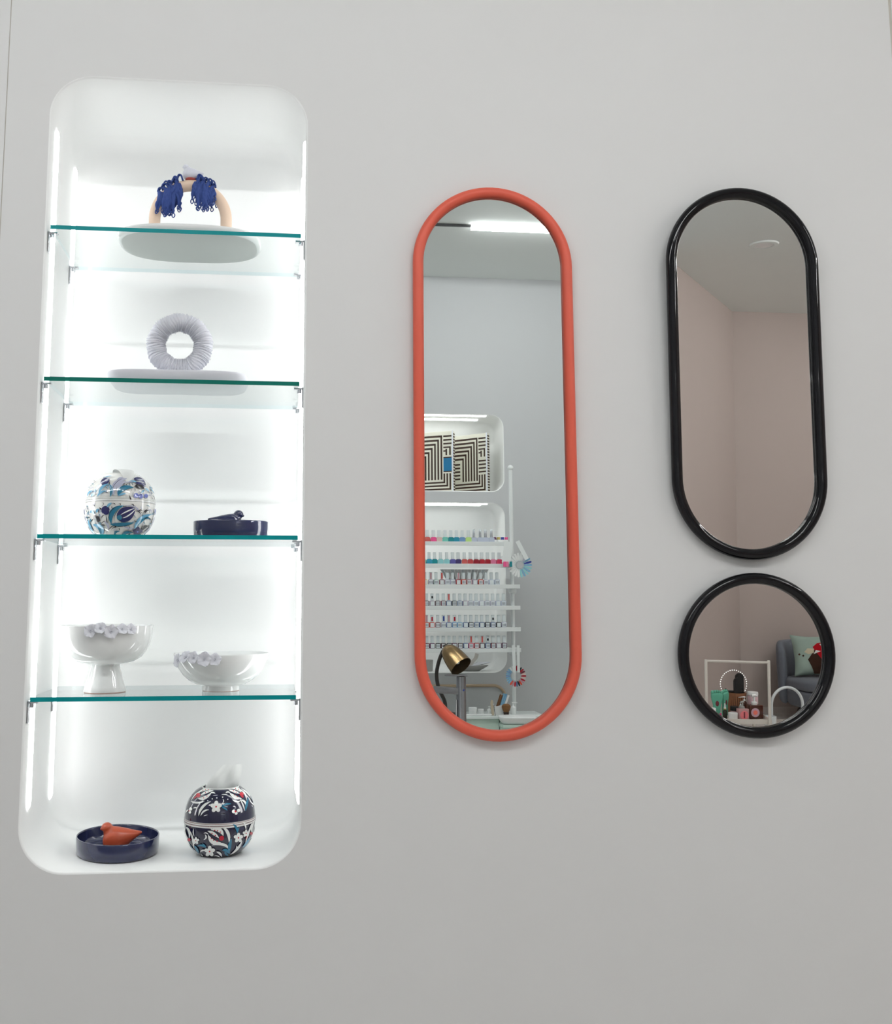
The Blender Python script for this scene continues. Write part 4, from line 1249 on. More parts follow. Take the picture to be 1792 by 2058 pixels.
# fan of clear nail sticks under the second shelf
t = thing('stick_fan', 'fan of frosted nail swatch sticks behind the third rack shelf bottles', 'swatch fan', (1.0, -3.29, 1.272))
for i in range(14):
    x = -0.125 + 0.25 * i / 13
    MB().add([(x * 0.62 - 0.004, 0, -0.085), (x * 0.62 + 0.004, 0, -0.085), (x + 0.009, 0.0, 0.0), (x - 0.009, 0.0, 0.0),
              (x * 0.62 - 0.004, 0.002, -0.085), (x * 0.62 + 0.004, 0.002, -0.085), (x + 0.009, 0.002, 0.0), (x - 0.009, 0.002, 0.0)],
             [(0, 3, 2, 1), (4, 5, 6, 7), (0, 1, 5, 4), (1, 2, 6, 5), (2, 3, 7, 6), (3, 0, 4, 7)]).build('swatch_stick', 'white_plastic' if i % 3 else 'cap_frost', t, smooth=False)

# ------------------------------------------------------------------ patterned boxes in the upper wall niche
def pattern_box(label, X, Y, rz, w, h, d, light):
    """upright box; front (+y) face and its right-hand edge carry the striped print"""
    t = thing('pattern_box', label, 'box', (X, Y, 1.7245), (0, 0, rz))
    MB().rbox(0, w, -d, 0, 0, h, 0.002, 1).build('box_body', 'print_cream', t)
    mb = MB()
    th = 0.0006

    def bar(x0, x1, z0, z1, key=0):
        mb.box(x0 * w, x1 * w, 0.0, th, z0 * h, z1 * h, key)
    # nested angles: legs run down on one side, arms run across the top
    for i in range(6):
        xo, zt = 0.27 + 0.082 * i, 0.935 - 0.066 * i
        bar(xo, xo + 0.042, 0.20, zt)
        bar(xo, 0.99, zt - 0.032, zt)
    for i in range(5):                    # short comb beside the innermost leg
        z = 0.24 + 0.062 * i
        bar(0.79, 0.99, z, z + 0.028)
    for i in range(3):                    # nested feet
        zf = 0.03 + 0.055 * i
        bar(0.05 + 0.075 * i, 0.99, zf, zf + 0.027)
        bar(0.05 + 0.075 * i, 0.09 + 0.075 * i, zf, 0.30)
    for i in range(3):
        bar(0.03, 0.24, 0.78 + 0.062 * i, 0.807 + 0.062 * i)
    for i in range(2):
        bar(0.05 + 0.095 * i, 0.09 + 0.095 * i, 0.60, 0.745 - 0.04 * i)
        bar(0.05 + 0.095 * i, 0.24, 0.72 - 0.06 * i, 0.745 - 0.06 * i)
    if light:
        bar(0.03, 0.24, 0.34, 0.555, 1)
        bar(0.03, 0.24, 0.555, 0.572)
        bar(0.03, 0.24, 0.322, 0.34)
    else:
        for i in range(4):
            bar(0.03, 0.24, 0.335 + 0.062 * i, 0.362 + 0.062 * i)
    for i in range(21):                   # dashes on the edge
        z = (0.02 + 0.046 * i) * h
        mb.box(-th, 0.0, -d * 0.92, -d * 0.05, z, z + 0.0085, 0)
    mb.build('striped_print', ['print_brown', 'print_blue'], t, smooth=False)
    MB().rbox(-0.0015, 0.006, -0.004, 0.0018, 0, h + 0.001, 0.0008, 1).build('edge_strip', 'box_edge', t)
    return t


# the printed face looks at the mirror wall


def pbox(label, X, Y, turn, w, h, d, light):
    t = pattern_box(label, 0, 0, 0, w, h, d, light)
    # local x must run towards -x of the room while the printed face keeps looking at the mirror wall
    for o_ in t.children:
        o_.data.transform(Matrix.Scale(-1, 4, (1, 0, 0)))
        o_.data.flip_normals()
    t.location = (X, Y, 1.7245)
    t.rotation_euler = (0, 0, turn)
    return t


pbox('brown and cream striped box at the rounded end of the upper wall niche', 1.186, -3.545, radians(43), 0.232, 0.345, 0.030, False)
pbox('cream and brown striped box with a blue square in the upper wall niche', 0.985, -3.535, radians(30), 0.240, 0.352, 0.036, True)

# dishes in the lower niche
t = thing('grey_cup', 'grey ceramic cup on the floor of the lower wall niche', 'cup', (0.842, -3.60, 0.7095))
MB().lathe([(0, 0), (0.026, 0), (0.029, 0.003), (0.031, 0.062), (0.0295, 0.063), (0.027, 0.006), (0, 0.005)], 24).build('cup_body', 'grey_ceramic', t)
t = thing('paper_dish', 'pale oval dish with folded paper in the lower wall niche', 'dish', (1.085, -3.60, 0.7095))
MB().lathe([(0, 0), (0.05, 0), (0.075, 0.012), (0.105, 0.030), (0.103, 0.032), (0.072, 0.015), (0, 0.006)], 32, sy=0.55).build('dish', 'grey_ceramic', t)
cp = spline([(-0.005, 0.01, 0.030), (0.010, 0.015, 0.055), (0.028, 0.018, 0.075), (0.036, 0.018, 0.100)], 4)
mb = MB()
vs_ = []
for p in cp:
    vs_ += [(p.x - 0.010, p.y, p.z), (p.x + 0.010, p.y + 0.004, p.z - 0.006), (p.x + 0.010, p.y + 0.003, p.z - 0.006), (p.x - 0.010, p.y - 0.001, p.z)]
mb.add(vs_, [(i * 4 + k, i * 4 + (k + 1) % 4, i * 4 + 4 + (k + 1) % 4, i * 4 + 4 + k) for i in range(len(cp) - 1) for k in range(4)])
mb.build('curled_paper', 'cream_plastic', t, angle=80)
MB().add([(-0.02, 0.0, 0.02), (0.09, -0.02, 0.036), (0.115, 0.03, 0.050), (-0.01, 0.04, 0.024), (0.04, 0.01, 0.05), (0.045, 0.012, 0.051)], [(0, 1, 4), (1, 2, 4), (2, 3, 5), (3, 0, 5)]).build('folded_paper', 'bisque', t, smooth=False)

# tan rounded outline below the niches
pp = rrect(0.30, 1.262, 0.08, 0.636, 0.07, 10)
o = MB().tube([(x, YA + 0.006, z) for x, z in pp], 0.008, 8, closed=True).build('trim_3', 'tan_trim', angle=60)
struct(o, 'tan rounded outline on the wall below the niches')

# ------------------------------------------------------------------ treatment counter with lamp, tap and jars
CZ = 0.536
ct = thing('treatment_counter', 'white counter with a glossy pale green front, in the coral mirror', 'counter', (0, 0, 0))
MB().rbox(0.62, 1.33, -3.12, -2.895, CZ - 0.014, CZ, 0.003, 2).build('worktop', 'counter_white', ct)
MB().rbox(0.64, 1.095, -3.10, -2.905, 0.03, CZ - 0.0145, 0.003, 1).build('cabinet_front', 'counter_green', ct)
MB().rbox(1.099, 1.31, -3.10, -2.905, 0.03, CZ - 0.0145, 0.003, 1).build('cabinet_front', 'counter_green', ct)
MB().box(0.66, 1.29, -3.08, -2.93, 0.0, 0.0295).build('plinth', 'rack_white', ct, smooth=False)

lm = thing('desk_lamp', 'brass bell-shaded desk lamp with dark gooseneck on the counter', 'lamp', (0, 0, 0))
neck = spline([(0.842, -3.00, CZ + 0.012), (0.838, -3.0, 0.60), (0.806, -2.985, 0.668), (0.793, -2.97, 0.735), (0.803, -2.96, 0.80), (0.822, -2.955, 0.848), (0.838, -2.95, 0.872)], 8)
MB().tube(neck, 0.0095, 12).build('gooseneck', 'dark_neck', lm)
MB().lathe([(0, 0), (0.055, 0), (0.057, 0.004), (0.05, 0.010), (0.012, 0.014), (0, 0.014)], 32, M=Matrix.Translation((0.842, -3.0, CZ + 0.0003))).build('lamp_base', 'dark_neck', lm)
tip, mouth = Vector((0.838, -2.955, 0.872)), Vector((0.902, -2.880, 0.780))
ax = (mouth - tip)
L_ = ax.length
M = Matrix.Translation(tip) @ ax.to_track_quat('Z', 'Y').to_matrix().to_4x4()
MB().lathe([(0.006, -0.004), (0.024, 0.004), (0.037, 0.018), (0.046, 0.04), (0.0515, 0.065), (0.0550, 0.09), (0.0575, L_ - 0.008), (0.0585, L_)], 36, M=M).build('shade', 'brass', lm, angle=60)
MB().lathe([(0.0575, L_ - 0.0005), (0.0535, 0.09), (0.044, 0.045), (0.03, 0.022), (0, 0.012)], 36, M=M).build('shade_lining', 'lamp_inside', lm, angle=60)
MB().ball((0, 0, L_ - 0.045), 0.017, 0.017, 0.024, 12, 8, M=M).build('bulb', 'cap_frost', lm)
MB().tube([(0.826, -2.95, 0.872), (0.838, -2.95, 0.882), (0.856, -2.95, 0.884)], [0.008, 0.007, 0.002], 10).build('lamp_hook', 'dark_neck', lm)

wb = thing('wash_basin', 'white pedestal wash basin under the chrome tap', 'basin', (0.80, -2.66, 0))
MB().lathe([(0, 0), (0.09, 0), (0.085, 0.02), (0.05, 0.10), (0.05, 0.34), (0.10, 0.40), (0.165, 0.455), (0.175, 0.478), (0.170, 0.480), (0.15, 0.455), (0.09, 0.415), (0, 0.405)], 40, sy=0.75).build('basin', 'porcelain', wb, angle=60)
MB().rbox(0.02, 0.12, -0.09, 0.0, 0.43, 0.478, 0.008, 2).build('tap_ledge', 'porcelain', wb)
fc = thing('basin_tap', 'chrome lever basin tap with long flat spout, in the coral mirror', 'tap', (0.868, -2.70, 0.4785))
MB().lathe([(0, 0), (0.026, 0), (0.026, 0.006), (0.0235, 0.010), (0.0235, 0.262), (0.0225, 0.266), (0, 0.266)], 32).build('tap_body', 'steel', fc)
MB().rbox(-0.150, -0.005, -0.015, 0.015, 0.180, 0.212, 0.004, 2, M=Matrix.Rotation(radians(5), 4, 'Y')).build('spout', 'steel', fc)
MB().rbox(-0.088, 0.020, -0.014, 0.014, 0.268, 0.276, 0.003, 2, M=Matrix.Rotation(radians(2), 4, 'Y')).build('lever', 'steel', fc)
MB().tube([(-0.026, 0.012, 0.005), (-0.026, 0.012, 0.160)], 0.005, 10).build('riser', 'chrome', fc)
MB().lathe([(0, 0), (0.004, 0), (0.004, 0.002), (0, 0.002)], 12, M=Matrix.Translation((0.008, 0.0225, 0.205)) @ Matrix.Rotation(-pi / 2, 4, 'X')).build('cold_mark', 'polish cobalt blue', fc)


def jar(label, X, Y, r, h, lidm='white_plastic', bodym='white_plastic', name='cream_jar', z=None, k=0.62):
    t = thing(name, label, 'jar', (X, Y, (CZ if z is None else z) + 0.0004))
    MB().lathe([(0, 0), (r * 0.95, 0), (r, 0.002), (r, h * k), (r * 0.94, h * (k + 0.02)), (0, h * (k + 0.02))], 24).build('jar_body', bodym, t)
    MB().lathe([(0, h * (k + 0.025)), (r * 1.03, h * (k + 0.025)), (r * 1.04, h * 0.97), (r * 0.98, h), (0, h)], 24).build('lid', lidm, t)
    return t


jar('wide white cream jar next to the brass lamp', 0.972, -2.955, 0.020, 0.038)
jar('small white cream jar right of the wide one', 1.012, -2.95, 0.014, 0.030)
bd = thing('white_tray', 'low white tray in front of the cream jars', 'tray', (0.985, -2.915, CZ + 0.0004))
slab(superellipse(0.075, 0.013, 4), [(0.004, 0), (0.0, 0.004), (0.0, 0.008), (0.002, 0.009)]).build('tray_body', 'white_plastic', bd)


def pump_bottle(label, X, Y, Z, r, h, bodym, pumpm, head=1.0, square=False, name='pump_bottle'):
    t = thing(name, label, 'bottle', (X, Y, Z + 0.0004))
    if square:
        MB().rbox(-r, r, -r * 0.7, r * 0.7, 0, h, r * 0.12, 2).build('bottle_body', bodym, t)
    else:
        MB().lathe([(0, 0), (r * 0.95, 0), (r, 0.002), (r, h * 0.86), (r * 0.6, h * 0.97), (r * 0.42, h), (0, h)], 24).build('bottle_body', bodym, t)
    MB().lathe([(0, h), (r * 0.40, h), (r * 0.40, h + r * 0.35), (r * 0.14, h + r * 0.45), (r * 0.14, h + r * 1.1), (0, h + r * 1.1)], 16).build('pump_neck', pumpm, t)
    MB().tube([(-r * 0.35, 0, h + r * 1.2), (r * 0.2, 0, h + r * 1.28), (r * 1.05 * head, 0, h + r * 1.15)], [r * 0.22, r * 0.2, r * 0.1], 10).build('pump_head', pumpm, t)
    return t


pump_bottle('slim white pump bottle behind the brush', 1.182, -2.975, CZ, 0.014, 0.040, 'white_plastic', 'white_plastic', 1.6)
pump_bottle('tiny white pump bottle beside the pale nail file', 1.056, -2.965, CZ, 0.010, 0.028, 'white_plastic', 'white_plastic')
t = thing('brush_caddy', 'white slanted caddy holding files and tools', 'caddy', (1.098, -2.96, CZ + 0.0004))
MB().prism([(-0.024, 0), (0.030, 0), (0.040, 0.052), (-0.016, 0.040)], -0.018, 0.018).build('caddy_body', 'white_plastic', t, smooth=False)
for i, (x, z1_, m_, w_) in enumerate(((0.010, 0.098, 'brush_brown', 0.008), (0.026, 0.104, 'ice', 0.006), (0.036, 0.102, 'ice', 0.005), (0.046, 0.096, 'white_plastic', 0.006))):
    MB().tube([(x - 0.012, 0.0, 0.03), (x + 0.012, 0.0, z1_)], w_, 10).build('tool_handle', 'polish ice blue' if m_ == 'ice' else m_, t)
t = thing('makeup_brush', 'brown round-topped powder brush standing on the counter', 'brush', (1.134, -2.918, CZ + 0.0004))
MB().lathe([(0, 0), (0.013, 0), (0.014, 0.012), (0.015, 0.018), (0, 0.018)], 20).build('brush_handle', 'dark_wood', t)
MB().lathe([(0.013, 0.0182), (0.019, 0.030), (0.0225, 0.042), (0.021, 0.050), (0.013, 0.0565), (0, 0.058)], 24).build('bristles', 'bristle', t)
t = thing('nail_file', 'pale wooden nail file leaning on the counter', 'nail file', (1.070, -2.935, CZ + 0.0006), (0.0, radians(-4), 0))
MB().prism([(-0.006, 0), (0.006, 0), (0.008, 0.06), (0.004, 0.075), (-0.004, 0.075), (-0.008, 0.06)], -0.0012, 0.0012).build('file_blade', 'pale_wood', t, smooth=False)
t = thing('tweezers', 'thin dark tweezers leaning beside the caddy', 'tweezers', (1.078, -2.915, CZ + 0.0006), (0.0, radians(-10), 0))
MB().tube([(0, 0, 0), (0.0015, 0, 0.05)], 0.0013, 6).build('tweezer_arm', 'black_metal', t)
MB().ball((0.0015, 0, 0.056), 0.003, 0.003, 0.006, 8, 6).build('tweezer_end', 'chrome', t)
t = thing('towel_tray', 'white lidded rounded basin at the counter front, lower right of the coral mirror', 'basin', (1.168, -2.826, 0.508), (0, 0, radians(6)))
slab(superellipse(0.092, 0.060, 4), [(0.020, 0), (0.008, 0.012), (0.0, 0.030), (0.0, 0.034), (0.004, 0.0365), (0.020, 0.038)]).build('basin_body', 'white_plastic', t, angle=60)
t = thing('side_stand', 'slim white stand carrying the lidded basin', 'stand', (1.168, -2.826, 0))
MB().rbox(-0.085, 0.085, -0.052, 0.052, 0.490, 0.5075, 0.004, 2).build('stand_top', 'counter_green', t)
MB().tube([(0, 0, 0.012), (0, 0, 0.490)], 0.014, 12).build('stand_pole', 'rack_white', t)
MB().lathe([(0, 0), (0.07, 0), (0.07, 0.008), (0.02, 0.014), (0, 0.014)], 28).build('stand_foot', 'rack_white', t)

# ------------------------------------------------------------------ round mirror: trolley, armchair, foot bath
CAR = thing('trolley', 'white trolley with a tall handle frame, in the round mirror', 'trolley', (2.525, -3.30, 0), (0, 0, radians(12)))
for x in (-0.168, 0.168):
    MB().rbox(x - 0.0075, x + 0.0075, -0.0075, 0.0075, 0.045, 0.578, 0.003, 2).build('post', 'cream_plastic', CAR)
    MB().rbox(x - 0.0075, x + 0.0075, -0.3475, -0.3325, 0.045, 0.262, 0.003, 2).build('post', 'cream_plastic', CAR)
    for y in (0.0, -0.34):
        MB().lathe([(0, -0.008), (0.019, -0.008), (0.022, -0.004), (0.022, 0.004), (0.019, 0.008), (0, 0.008)], 16, M=Matrix.Translation((x, y, 0.0225)) @ Matrix.Rotation(pi / 2, 4, 'Y')).build('caster', 'black_metal', CAR)
MB().tube([(-0.162, 0, 0.569), (0.162, 0, 0.566)], 0.0070, 12).build('handle_bar', 'cream_plastic', CAR)
TZ = 0.236
MB().box(-0.178, 0.178, -0.350, -0.012, TZ - 0.006, TZ).build('tray_floor', 'cream_plastic', CAR, smooth=False)
MB().box(-0.178, 0.178, -0.350, -0.012, 0.09, 0.096).build('lower_tray', 'cream_plastic', CAR, smooth=False)
for (x0, x1, y0, y1) in ((-0.178, 0.178, -0.013, -0.008), (-0.178, 0.178, -0.355, -0.350), (-0.183, -0.178, -0.350, -0.013), (0.178, 0.183, -0.350, -0.013)):
    MB().box(x0, x1, y0, y1, TZ - 0.008, TZ + 0.018).build('tray_side', 'cream_plastic', CAR, smooth=False)


def foot_shape(label, X, Y, rz, s=1.0):
    t = thing('foot_model', label, 'foot model', (X, Y, TZ + 0.004), (0, 0, rz))
    out = [(-0.016, 0), (0.016, 0), (0.023, 0.02), (0.022, 0.05), (0.027, 0.09), (0.036, 0.128), (0.037, 0.150), (0.030, 0.163), (-0.028, 0.160), (-0.036, 0.146), (-0.033, 0.12), (-0.024, 0.085), (-0.022, 0.04), (-0.023, 0.018)]
    out = [(p.x, p.y) for p in spline([(x, z, 0) for x, z in out] + [(out[0][0], out[0][1], 0)], 4)[:-1]]
    mb = slab([(x * s, (z - 0.085) * s) for x, z in out], [(0.005, -0.010), (0.0, -0.005), (0.0, 0.005), (0.005, 0.010)])
    M = Matrix.Translation((0, 0, 0.085 * s)) @ Matrix.Rotation(pi / 2, 4, 'X')
    m2 = MB().add(mb.v, mb.f, 0, M)
    m2.build('foot_body', 'foot_green', t, angle=60)
    for i, (x, z, r) in enumerate(((-0.027, 0.165, 0.0115), (-0.010, 0.171, 0.0090), (0.005, 0.172, 0.0082), (0.018, 0.170, 0.0078), (0.030, 0.164, 0.0072))):
        MB().ball((x * s, 0.001, z * s), r * s, 0.009 * s, r * 1.25 * s, 10, 8).build('toe', 'foot_green', t)
    MB().ball((0, 0.010 * s, 0.095 * s), 0.013 * s, 0.003, 0.021 * s, 12, 8).build('sole_mark', 'foot_sole', t)
    return t


foot_shape('mint green foot model with a dark red mark, left on the trolley', 2.460, -3.425, radians(6), 0.86)
foot_shape('mint green foot model behind the marked one on the trolley', 2.530, -3.475, radians(-35), 0.83)

bk = thing('wooden_bucket', 'brown ribbed wooden bucket of brushes on the trolley', 'bucket', (2.644, -3.570, TZ + 0.0005), (0, 0, 0))
MB().lathe([(0, 0), (0.042, 0), (0.044, 0.004), (0.050, 0.122), (0.046, 0.122), (0.040, 0.01), (0, 0.008)], 40).build('bucket_core', 'dark_wood', bk)
for i in range(28):
    a = 2 * pi * i / 28
    M = Matrix.Rotation(a, 4, 'Z')
    MB().add([(0.0445, -0.0047, 0.002), (0.0472, -0.0042, 0.002), (0.0472, 0.0042, 0.002), (0.0445, 0.0047, 0.002), (0.0505, -0.0054, 0.124), (0.0535, -0.0049, 0.124), (0.0535, 0.0049, 0.124), (0.0505, 0.0054, 0.124)],
             [(0, 3, 2, 1), (4, 5, 6, 7), (0, 1, 5, 4), (1, 2, 6, 5), (2, 3, 7, 6), (3, 0, 4, 7)], 0, M).build('stave', 'wood', bk, smooth=False)
MB().lathe([(0.0525, 0.106), (0.0548, 0.106), (0.0555, 0.122), (0.0535, 0.122)], 40).build('hoop', 'wood', bk)
for (x, w_, h_, y) in ((2.664, 0.024, 0.222, -3.572), (2.636, 0.0205, 0.200, -3.540)):
    t = thing('hair_brush', 'wide black paddle brush standing in the bucket' if w_ > .022 else 'shorter black paddle brush in front of the wide one', 'brush', (x, y, TZ + 0.011))
    MB().prism([(-w_ * 0.3, 0.0), (w_ * 0.3, 0.0), (w_ * 0.35, 0.09), (w_, 0.12)] + [(w_ * cos(q), h_ - w_ + w_ * sin(q)) for q in [i * pi / 14 for i in range(15)]] + [(-w_, 0.12), (-w_ * 0.35, 0.09)], -0.006, 0.006).build('paddle', 'brush_black', t, angle=50)
t = thing('comb', 'dark curved comb lying across the bucket rim', 'comb', (2.622, -3.545, TZ + 0.131))
MB().tube([(-0.055, 0, 0.016), (-0.038, 0, 0.003), (-0.01, 0, 0.0), (0.02, 0, 0.0), (0.045, 0, 0.004)], [0.004, 0.006, 0.007, 0.006, 0.003], 10).build('comb_body', 'brush_black', t)
rg = thing('light_ring', 'ring of small white lights around the brushes on the trolley', 'ring light', (2.653, -3.625, 0.400))
MB().tube([(0.080 * cos(2 * pi * i / 48), 0, 0.080 * sin(2 * pi * i / 48)) for i in range(48)], 0.0007, 6, closed=True).build('ring_wire', 'cream_plastic', rg)
bead = MB().ball((0, 0, 0), 0.0028, 0.0028, 0.0028, 8, 6).mesh('bead', 'bulb')
for i in range(38):
    a = 2 * pi * i / 38
    place(bead, 'bead', rg, (0.080 * cos(a), 0.002, 0.080 * sin(a)))
MB().tube([(0, 0, -0.080), (0, 0, TZ + 0.0005 - 0.400)], 0.0025, 8).build('ring_stem', 'cream_plastic', rg)

t = pump_bottle('amber square bottle with a round pink label and white pump', 2.680, -3.425, TZ, 0.040, 0.076, 'amber', 'white_plastic', 0.45, True)
for i, (r_, m_) in enumerate(((0.025, 'label_lilac'), (0.013, 'label_coral'))):
    MB().lathe([(0, 0), (r_, 0), (r_, 0.0008 + i * 0.0004), (0, 0.0008 + i * 0.0004)], 28, M=Matrix.Translation((-0.008, 0.0282, 0.036)) @ Matrix.Rotation(-pi / 2, 4, 'X')).build('round_label', m_, t)
t = pump_bottle('pink glass bottle with a coral round label', 2.592, -3.385, TZ, 0.029, 0.062, 'pink_glass', 'grey_ceramic', 0.3, True)
MB().lathe([(0, 0), (0.024, 0), (0.024, 0.0008), (0, 0.0008)], 28, M=Matrix.Translation((0, 0.0204, 0.028)) @ Matrix.Rotation(-pi / 2, 4, 'X')).build('round_label', 'label_pink', t)
MB().box(-0.004, 0.004, 0.0210, 0.0216, 0.012, 0.046).build('label_stripe', 'foot_sole', t, smooth=False)
t = pump_bottle('tall bottle with white hand pump behind the pink bottle', 2.648, -3.480, TZ, 0.016, 0.090, 'amber', 'white_plastic', 2.0)
t.rotation_euler = (0, 0, pi)
jar('pale pink jar of petals with a white lid at the back of the trolley', 2.716, -3.515, 0.029, 0.134, 'white_plastic', 'petal_jar', 'petal_jar', TZ, 0.84)
jar('squat round white jar at the front of the trolley', 2.530, -3.375, 0.025, 0.042, 'white_plastic', 'white_plastic', 'cream_jar', TZ)
jar('small black-lidded jar behind the squat white jar', 2.568, -3.437, 0.0215, 0.066, 'brush_black', 'petal_jar', 'cream_jar', TZ)
t = thing('dropper_bottle', 'small dark dropper bottle with pale pipette top on the trolley', 'bottle', (2.498, -3.405, TZ + 0.0004))
MB().lathe([(0, 0), (0.011, 0), (0.0115, 0.003), (0.0115, 0.044), (0.005, 0.055), (0, 0.055)], 18).build('bottle_body', 'olive_glass', t)
MB().lathe([(0, 0.055), (0.0068, 0.055), (0.0068, 0.066), (0.004, 0.071), (0.0035, 0.086), (0, 0.089)], 14).build('pipette', 'white_plastic', t)
MB().lathe([(0.0070, 0.055), (0.0078, 0.055), (0.0078, 0.060), (0.0070, 0.060)], 14).build('band', 'yellow_band', t)
pump_bottle('small clear spray bottle between the black jar and the pink bottle', 2.607, -3.440, TZ, 0.011, 0.072, 'grey_ceramic', 'cap_frost', 0.6)
t = thing('varnish_pot', 'tiny magenta varnish pot at the left front of the trolley', 'pot', (2.452, -3.360, TZ + 0.0004))
MB().lathe([(0, 0), (0.010, 0), (0.010, 0.020), (0.0055, 0.024), (0.0055, 0.041), (0, 0.042)], 14).build('pot_body', 'magenta', t)
jar('white tub at the left end of the trolley', 2.412, -3.392, 0.025, 0.066, 'white_plastic', 'white_plastic', 'cream_tub', TZ)

fbth = thing('foot_bath', 'round grey foot bath with a white arched handle', 'foot bath', (3.072, -3.745, 0.0))
MB().lathe([(0, 0.0), (0.115, 0.0), (0.120, 0.006), (0.134, 0.135), (0.138, 0.140), (0.136, 0.146), (0.120, 0.148), (0, 0.150)], 44).build('tub', 'bath_grey', fbth, angle=60)
arch = [(-0.105, 0, 0.13), (-0.104, 0, 0.20)] + [(0.104 * cos(pi - pi * i / 24), 0, 0.255 + 0.104 * sin(pi * i / 24)) for i in range(25)] + [(0.105, 0, 0.20), (0.106, 0, 0.13)]
MB().tube(arch, 0.0085, 12).build('handle', 'cap_pale', fbth, (-0.03, 0, 0), (0, 0, radians(-6)), angle=60)
t = thing('step_stool', 'small white step stool carrying the white mug', 'stool', (2.860, -3.62, 0))
MB().rbox(-0.075, 0.060, -0.055, 0.055, 0.126, 0.142, 0.004, 2).build('stool_top', 'cream_plastic', t)
for x in (-0.06, 0.045):
    for y in (-0.04, 0.04):
        MB().rbox(x - 0.008, x + 0.008, y - 0.008, y + 0.008, 0, 0.126, 0.002, 1).build('leg', 'cream_plastic', t)
mg = thing('mug', 'white mug with angled handle in front of the foot bath', 'mug', (2.880, -3.63, 0.1424))
MB().lathe([(0, 0), (0.027, 0), (0.029, 0.002), (0.032, 0.068), (0.0305, 0.069), (0.0275, 0.005), (0, 0.004)], 28).build('mug_body', 'cap_pale', mg)
MB().tube([(-0.029, 0, 0.052), (-0.044, 0, 0.048), (-0.052, 0, 0.030), (-0.028, 0, 0.016)], 0.0045, 8).build('mug_handle', 'cap_pale', mg)

ch = thing('armchair', 'grey upholstered tub armchair in the round mirror', 'armchair', (3.738, -4.615, 0), (0, 0, radians(-8)))
# padded shell: swept rounded profile round the back
mb = MB()
vs_, fs = [], []
prof = []
Hs, th_ = 0.44, 0.055
for i in range(9):
    q = pi * i / 8
    prof.append((th_ / 2 - th_ / 2 * cos(q), 0.03 * sin(q)))
ring_n = 40
sec = []
for k in range(24):
    q = 2 * pi * k / 24
    cx_ = math.copysign(abs(cos(q)) ** 0.6, cos(q)) * 0.5
    cz_ = math.copysign(abs(sin(q)) ** 0.35, sin(q)) * 0.5
    sec.append((cx_, cz_))
for i in range(ring_n + 1):
    a = radians(16) + radians(148) * i / ring_n      # opening faces +y
    f_ = abs(i / ring_n - 0.5) * 2
    top = 0.535 - 0.07 * (max(0, f_ - 0.6) / 0.4) ** 2
    bot = 0.115
    wdt = 0.062 * (1 if f_ < 0.93 else max(0.2, sqrt(max(0, 1 - ((f_ - 0.93) / 0.075) ** 2))))
    for cx_, cz_ in sec:
        zc = (top + bot) / 2 + cz_ * (top - bot)
        rr = 0.235 + 0.018 * (zc - 0.115) / 0.4 + cx_ * wdt
        vs_.append((rr * cos(a + pi), rr * sin(a + pi) * 0.98, zc))
ns = len(sec)
for i in range(ring_n):
    for k in range(ns):
        fs.append((i * ns + k, i * ns + (k + 1) % ns, (i + 1) * ns + (k + 1) % ns, (i + 1) * ns + k))
fs.append(tuple(range(ns)))
fs.append(tuple(ring_n * ns + k for k in range(ns))[::-1])
mb.add(vs_, fs)
mb.build('backrest', 'chair_fabric', ch, angle=70)
sq = superellipse(0.238, 0.225, 2.7, 60)
M = Matrix.Translation((0, 0.055, 0))
s_ = slab(sq, [(0.03, 0.222), (0.008, 0.228), (0.0, 0.245), (0.0, 0.275), (0.010, 0.292), (0.05, 0.301), (0.12, 0.303)])
MB().add(s_.v, s_.f, 0, M).build('seat', 'chair_fabric', ch, angle=70)
s_ = slab(superellipse(0.232, 0.220, 2.7, 60), [(0.06, 0.100), (0.02, 0.108), (0.003, 0.130), (0.0, 0.20), (0.006, 0.2185), (0.03, 0.2215)])
MB().add(s_.v, s_.f, 0, M).build('seat_base', 'chair_fabric', ch, angle=70)
MB().tube([(0.165 * cos(2 * pi * i / 48), 0.02 + 0.165 * sin(2 * pi * i / 48), 0.015) for i in range(48)], 0.0145, 10, closed=True).build('base_ring', 'dark_wood', ch)
for a in (45, 135, 225, 315):
    q = radians(a)
    MB().tube([(0.165 * cos(q), 0.02 + 0.165 * sin(q), 0.015), (0.150 * cos(q), 0.02 + 0.150 * sin(q), 0.06), (0.12 * cos(q), 0.03 + 0.12 * sin(q), 0.112)], 0.013, 10).build('leg', 'dark_wood', ch)

cu = thing('cushion', 'mint cushion with brown and red shapes propped on the armchair', 'cushion', (3.702, -4.565, 0.306), (radians(14), 0, radians(4)))
nC = 21
fr, bk_ = [], []
for j in range(nC):
    for i in range(nC):
        u_, v_ = i / (nC - 1) * 2 - 1, j / (nC - 1) * 2 - 1
        pin = 1 - 0.10 * (1 - abs(v_) ** 2) * abs(u_) ** 3
        pin2 = 1 - 0.10 * (1 - abs(u_) ** 2) * abs(v_) ** 3
        x, z = u_ * 0.165 * pin, 0.145 + v_ * 0.143 * pin2
        d = 0.052 * (max(0.0, (1 - u_ ** 4)) ** 0.55) * (max(0.0, (1 - v_ ** 4)) ** 0.55) + 0.002
        fr.append((x, d, z))
        bk_.append((x, -d, z))
mb = MB()
fsf = [(j * nC + i, j * nC + i + 1, (j + 1) * nC + i + 1, (j + 1) * nC + i) for j in range(nC - 1) for i in range(nC - 1)]
bd_ = [i for i in range(nC)] + [j * nC + nC - 1 for j in range(1, nC)] + [(nC - 1) * nC + i for i in range(nC - 2, -1, -1)] + [j * nC for j in range(nC - 2, 0, -1)]
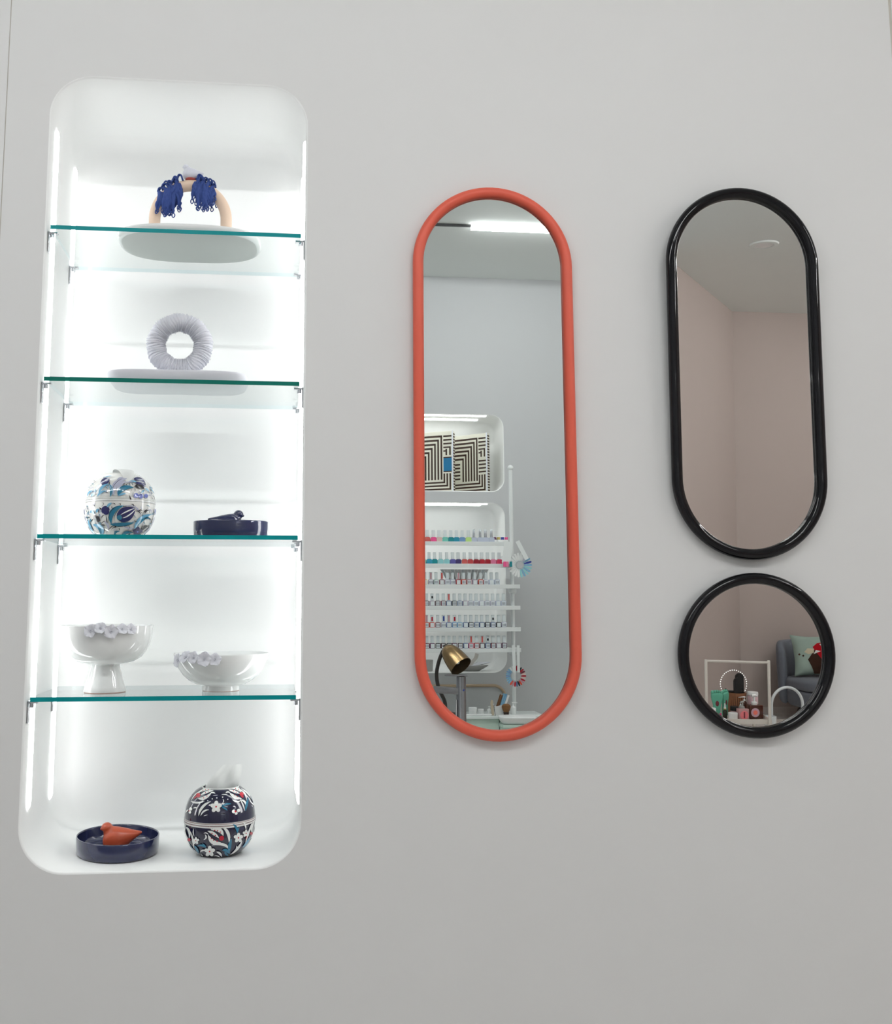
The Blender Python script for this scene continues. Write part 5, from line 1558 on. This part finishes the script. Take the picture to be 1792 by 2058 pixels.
mb.add(fr + bk_, fsf + [tuple(nC * nC + k for k in f[::-1]) for f in fsf] + [(bd_[i], nC * nC + bd_[i], nC * nC + bd_[(i + 1) % len(bd_)], bd_[(i + 1) % len(bd_)]) for i in range(len(bd_))])
mb.build('cushion_body', 'cushion_mint', cu, angle=75)


def cush_patch(name, poly, key, lift):
    """flat applique following the cushion front; polygon filled with a small grid fan"""
    cx_ = sum(p[0] for p in poly) / len(poly)
    cz_ = sum(p[1] for p in poly) / len(poly)
    dense = []
    for (a, b) in zip(poly, poly[1:] + poly[:1]):
        for k in range(4):
            dense.append((a[0] + (b[0] - a[0]) * k / 4, a[1] + (b[1] - a[1]) * k / 4))

    def on(u_, v_):
        d = 0.052 * (max(0.0, (1 - u_ ** 4)) ** 0.55) * (max(0.0, (1 - v_ ** 4)) ** 0.55) + 0.002
        return (u_ * 0.163, d + lift, 0.145 + v_ * 0.143)
    vs_ = [on(cx_, cz_)]
    n = len(dense)
    for s_ in (0.33, 0.66, 1.0):
        vs_ += [on(cx_ + (x - cx_) * s_, cz_ + (z - cz_) * s_) for x, z in dense]
    fs = [(0, 1 + i, 1 + (i + 1) % n) for i in range(n)]
    for r_ in range(2):
        fs += [(1 + r_ * n + i, 1 + (r_ + 1) * n + i, 1 + (r_ + 1) * n + (i + 1) % n, 1 + r_ * n + (i + 1) % n) for i in range(n)]
    MB().add(vs_, fs).build(name, key, cu, angle=75)


cush_patch('brown_patch', [(-0.25, -0.90), (-0.50, -0.24), (-0.30, 0.05), (-0.12, 0.40), (0.40, 0.55), (0.70, -0.1), (0.62, -0.88)], 'cushion_brown', 0.0012)
cush_patch('red_patch', [(-0.24, 0.36), (-0.04, 0.54), (0.45, 0.64), (0.74, 0.30), (0.62, -0.42), (0.26, -0.52), (-0.06, 0.02)], 'cushion_red', 0.0024)
cush_patch('white_patch', [(-0.24, 0.02), (-0.12, 0.22), (0.08, 0.16)], 'cushion_white', 0.0036)
cush_patch('white_patch', [(0.09, -0.10), (0.24, -0.04), (0.20, -0.30)], 'cushion_white', 0.0036)
cush_patch('white_patch', [(0.06, 0.50), (0.20, 0.32), (0.46, 0.40), (0.40, 0.58)], 'cushion_white', 0.0036)
cush_patch('cream_patch', [(-0.62, 0.12), (-0.46, 0.30), (-0.18, 0.28), (-0.22, 0.08), (-0.45, 0.02)], 'cushion_cream', 0.0012)
cush_patch('dot', [(-0.86, 0.03), (-0.80, 0.07), (-0.76, 0.01), (-0.82, -0.04)], 'cushion_brown', 0.0014)
cush_patch('dot', [(-0.72, -0.05), (-0.66, 0.0), (-0.62, -0.06), (-0.68, -0.11)], 'cushion_brown', 0.0014)
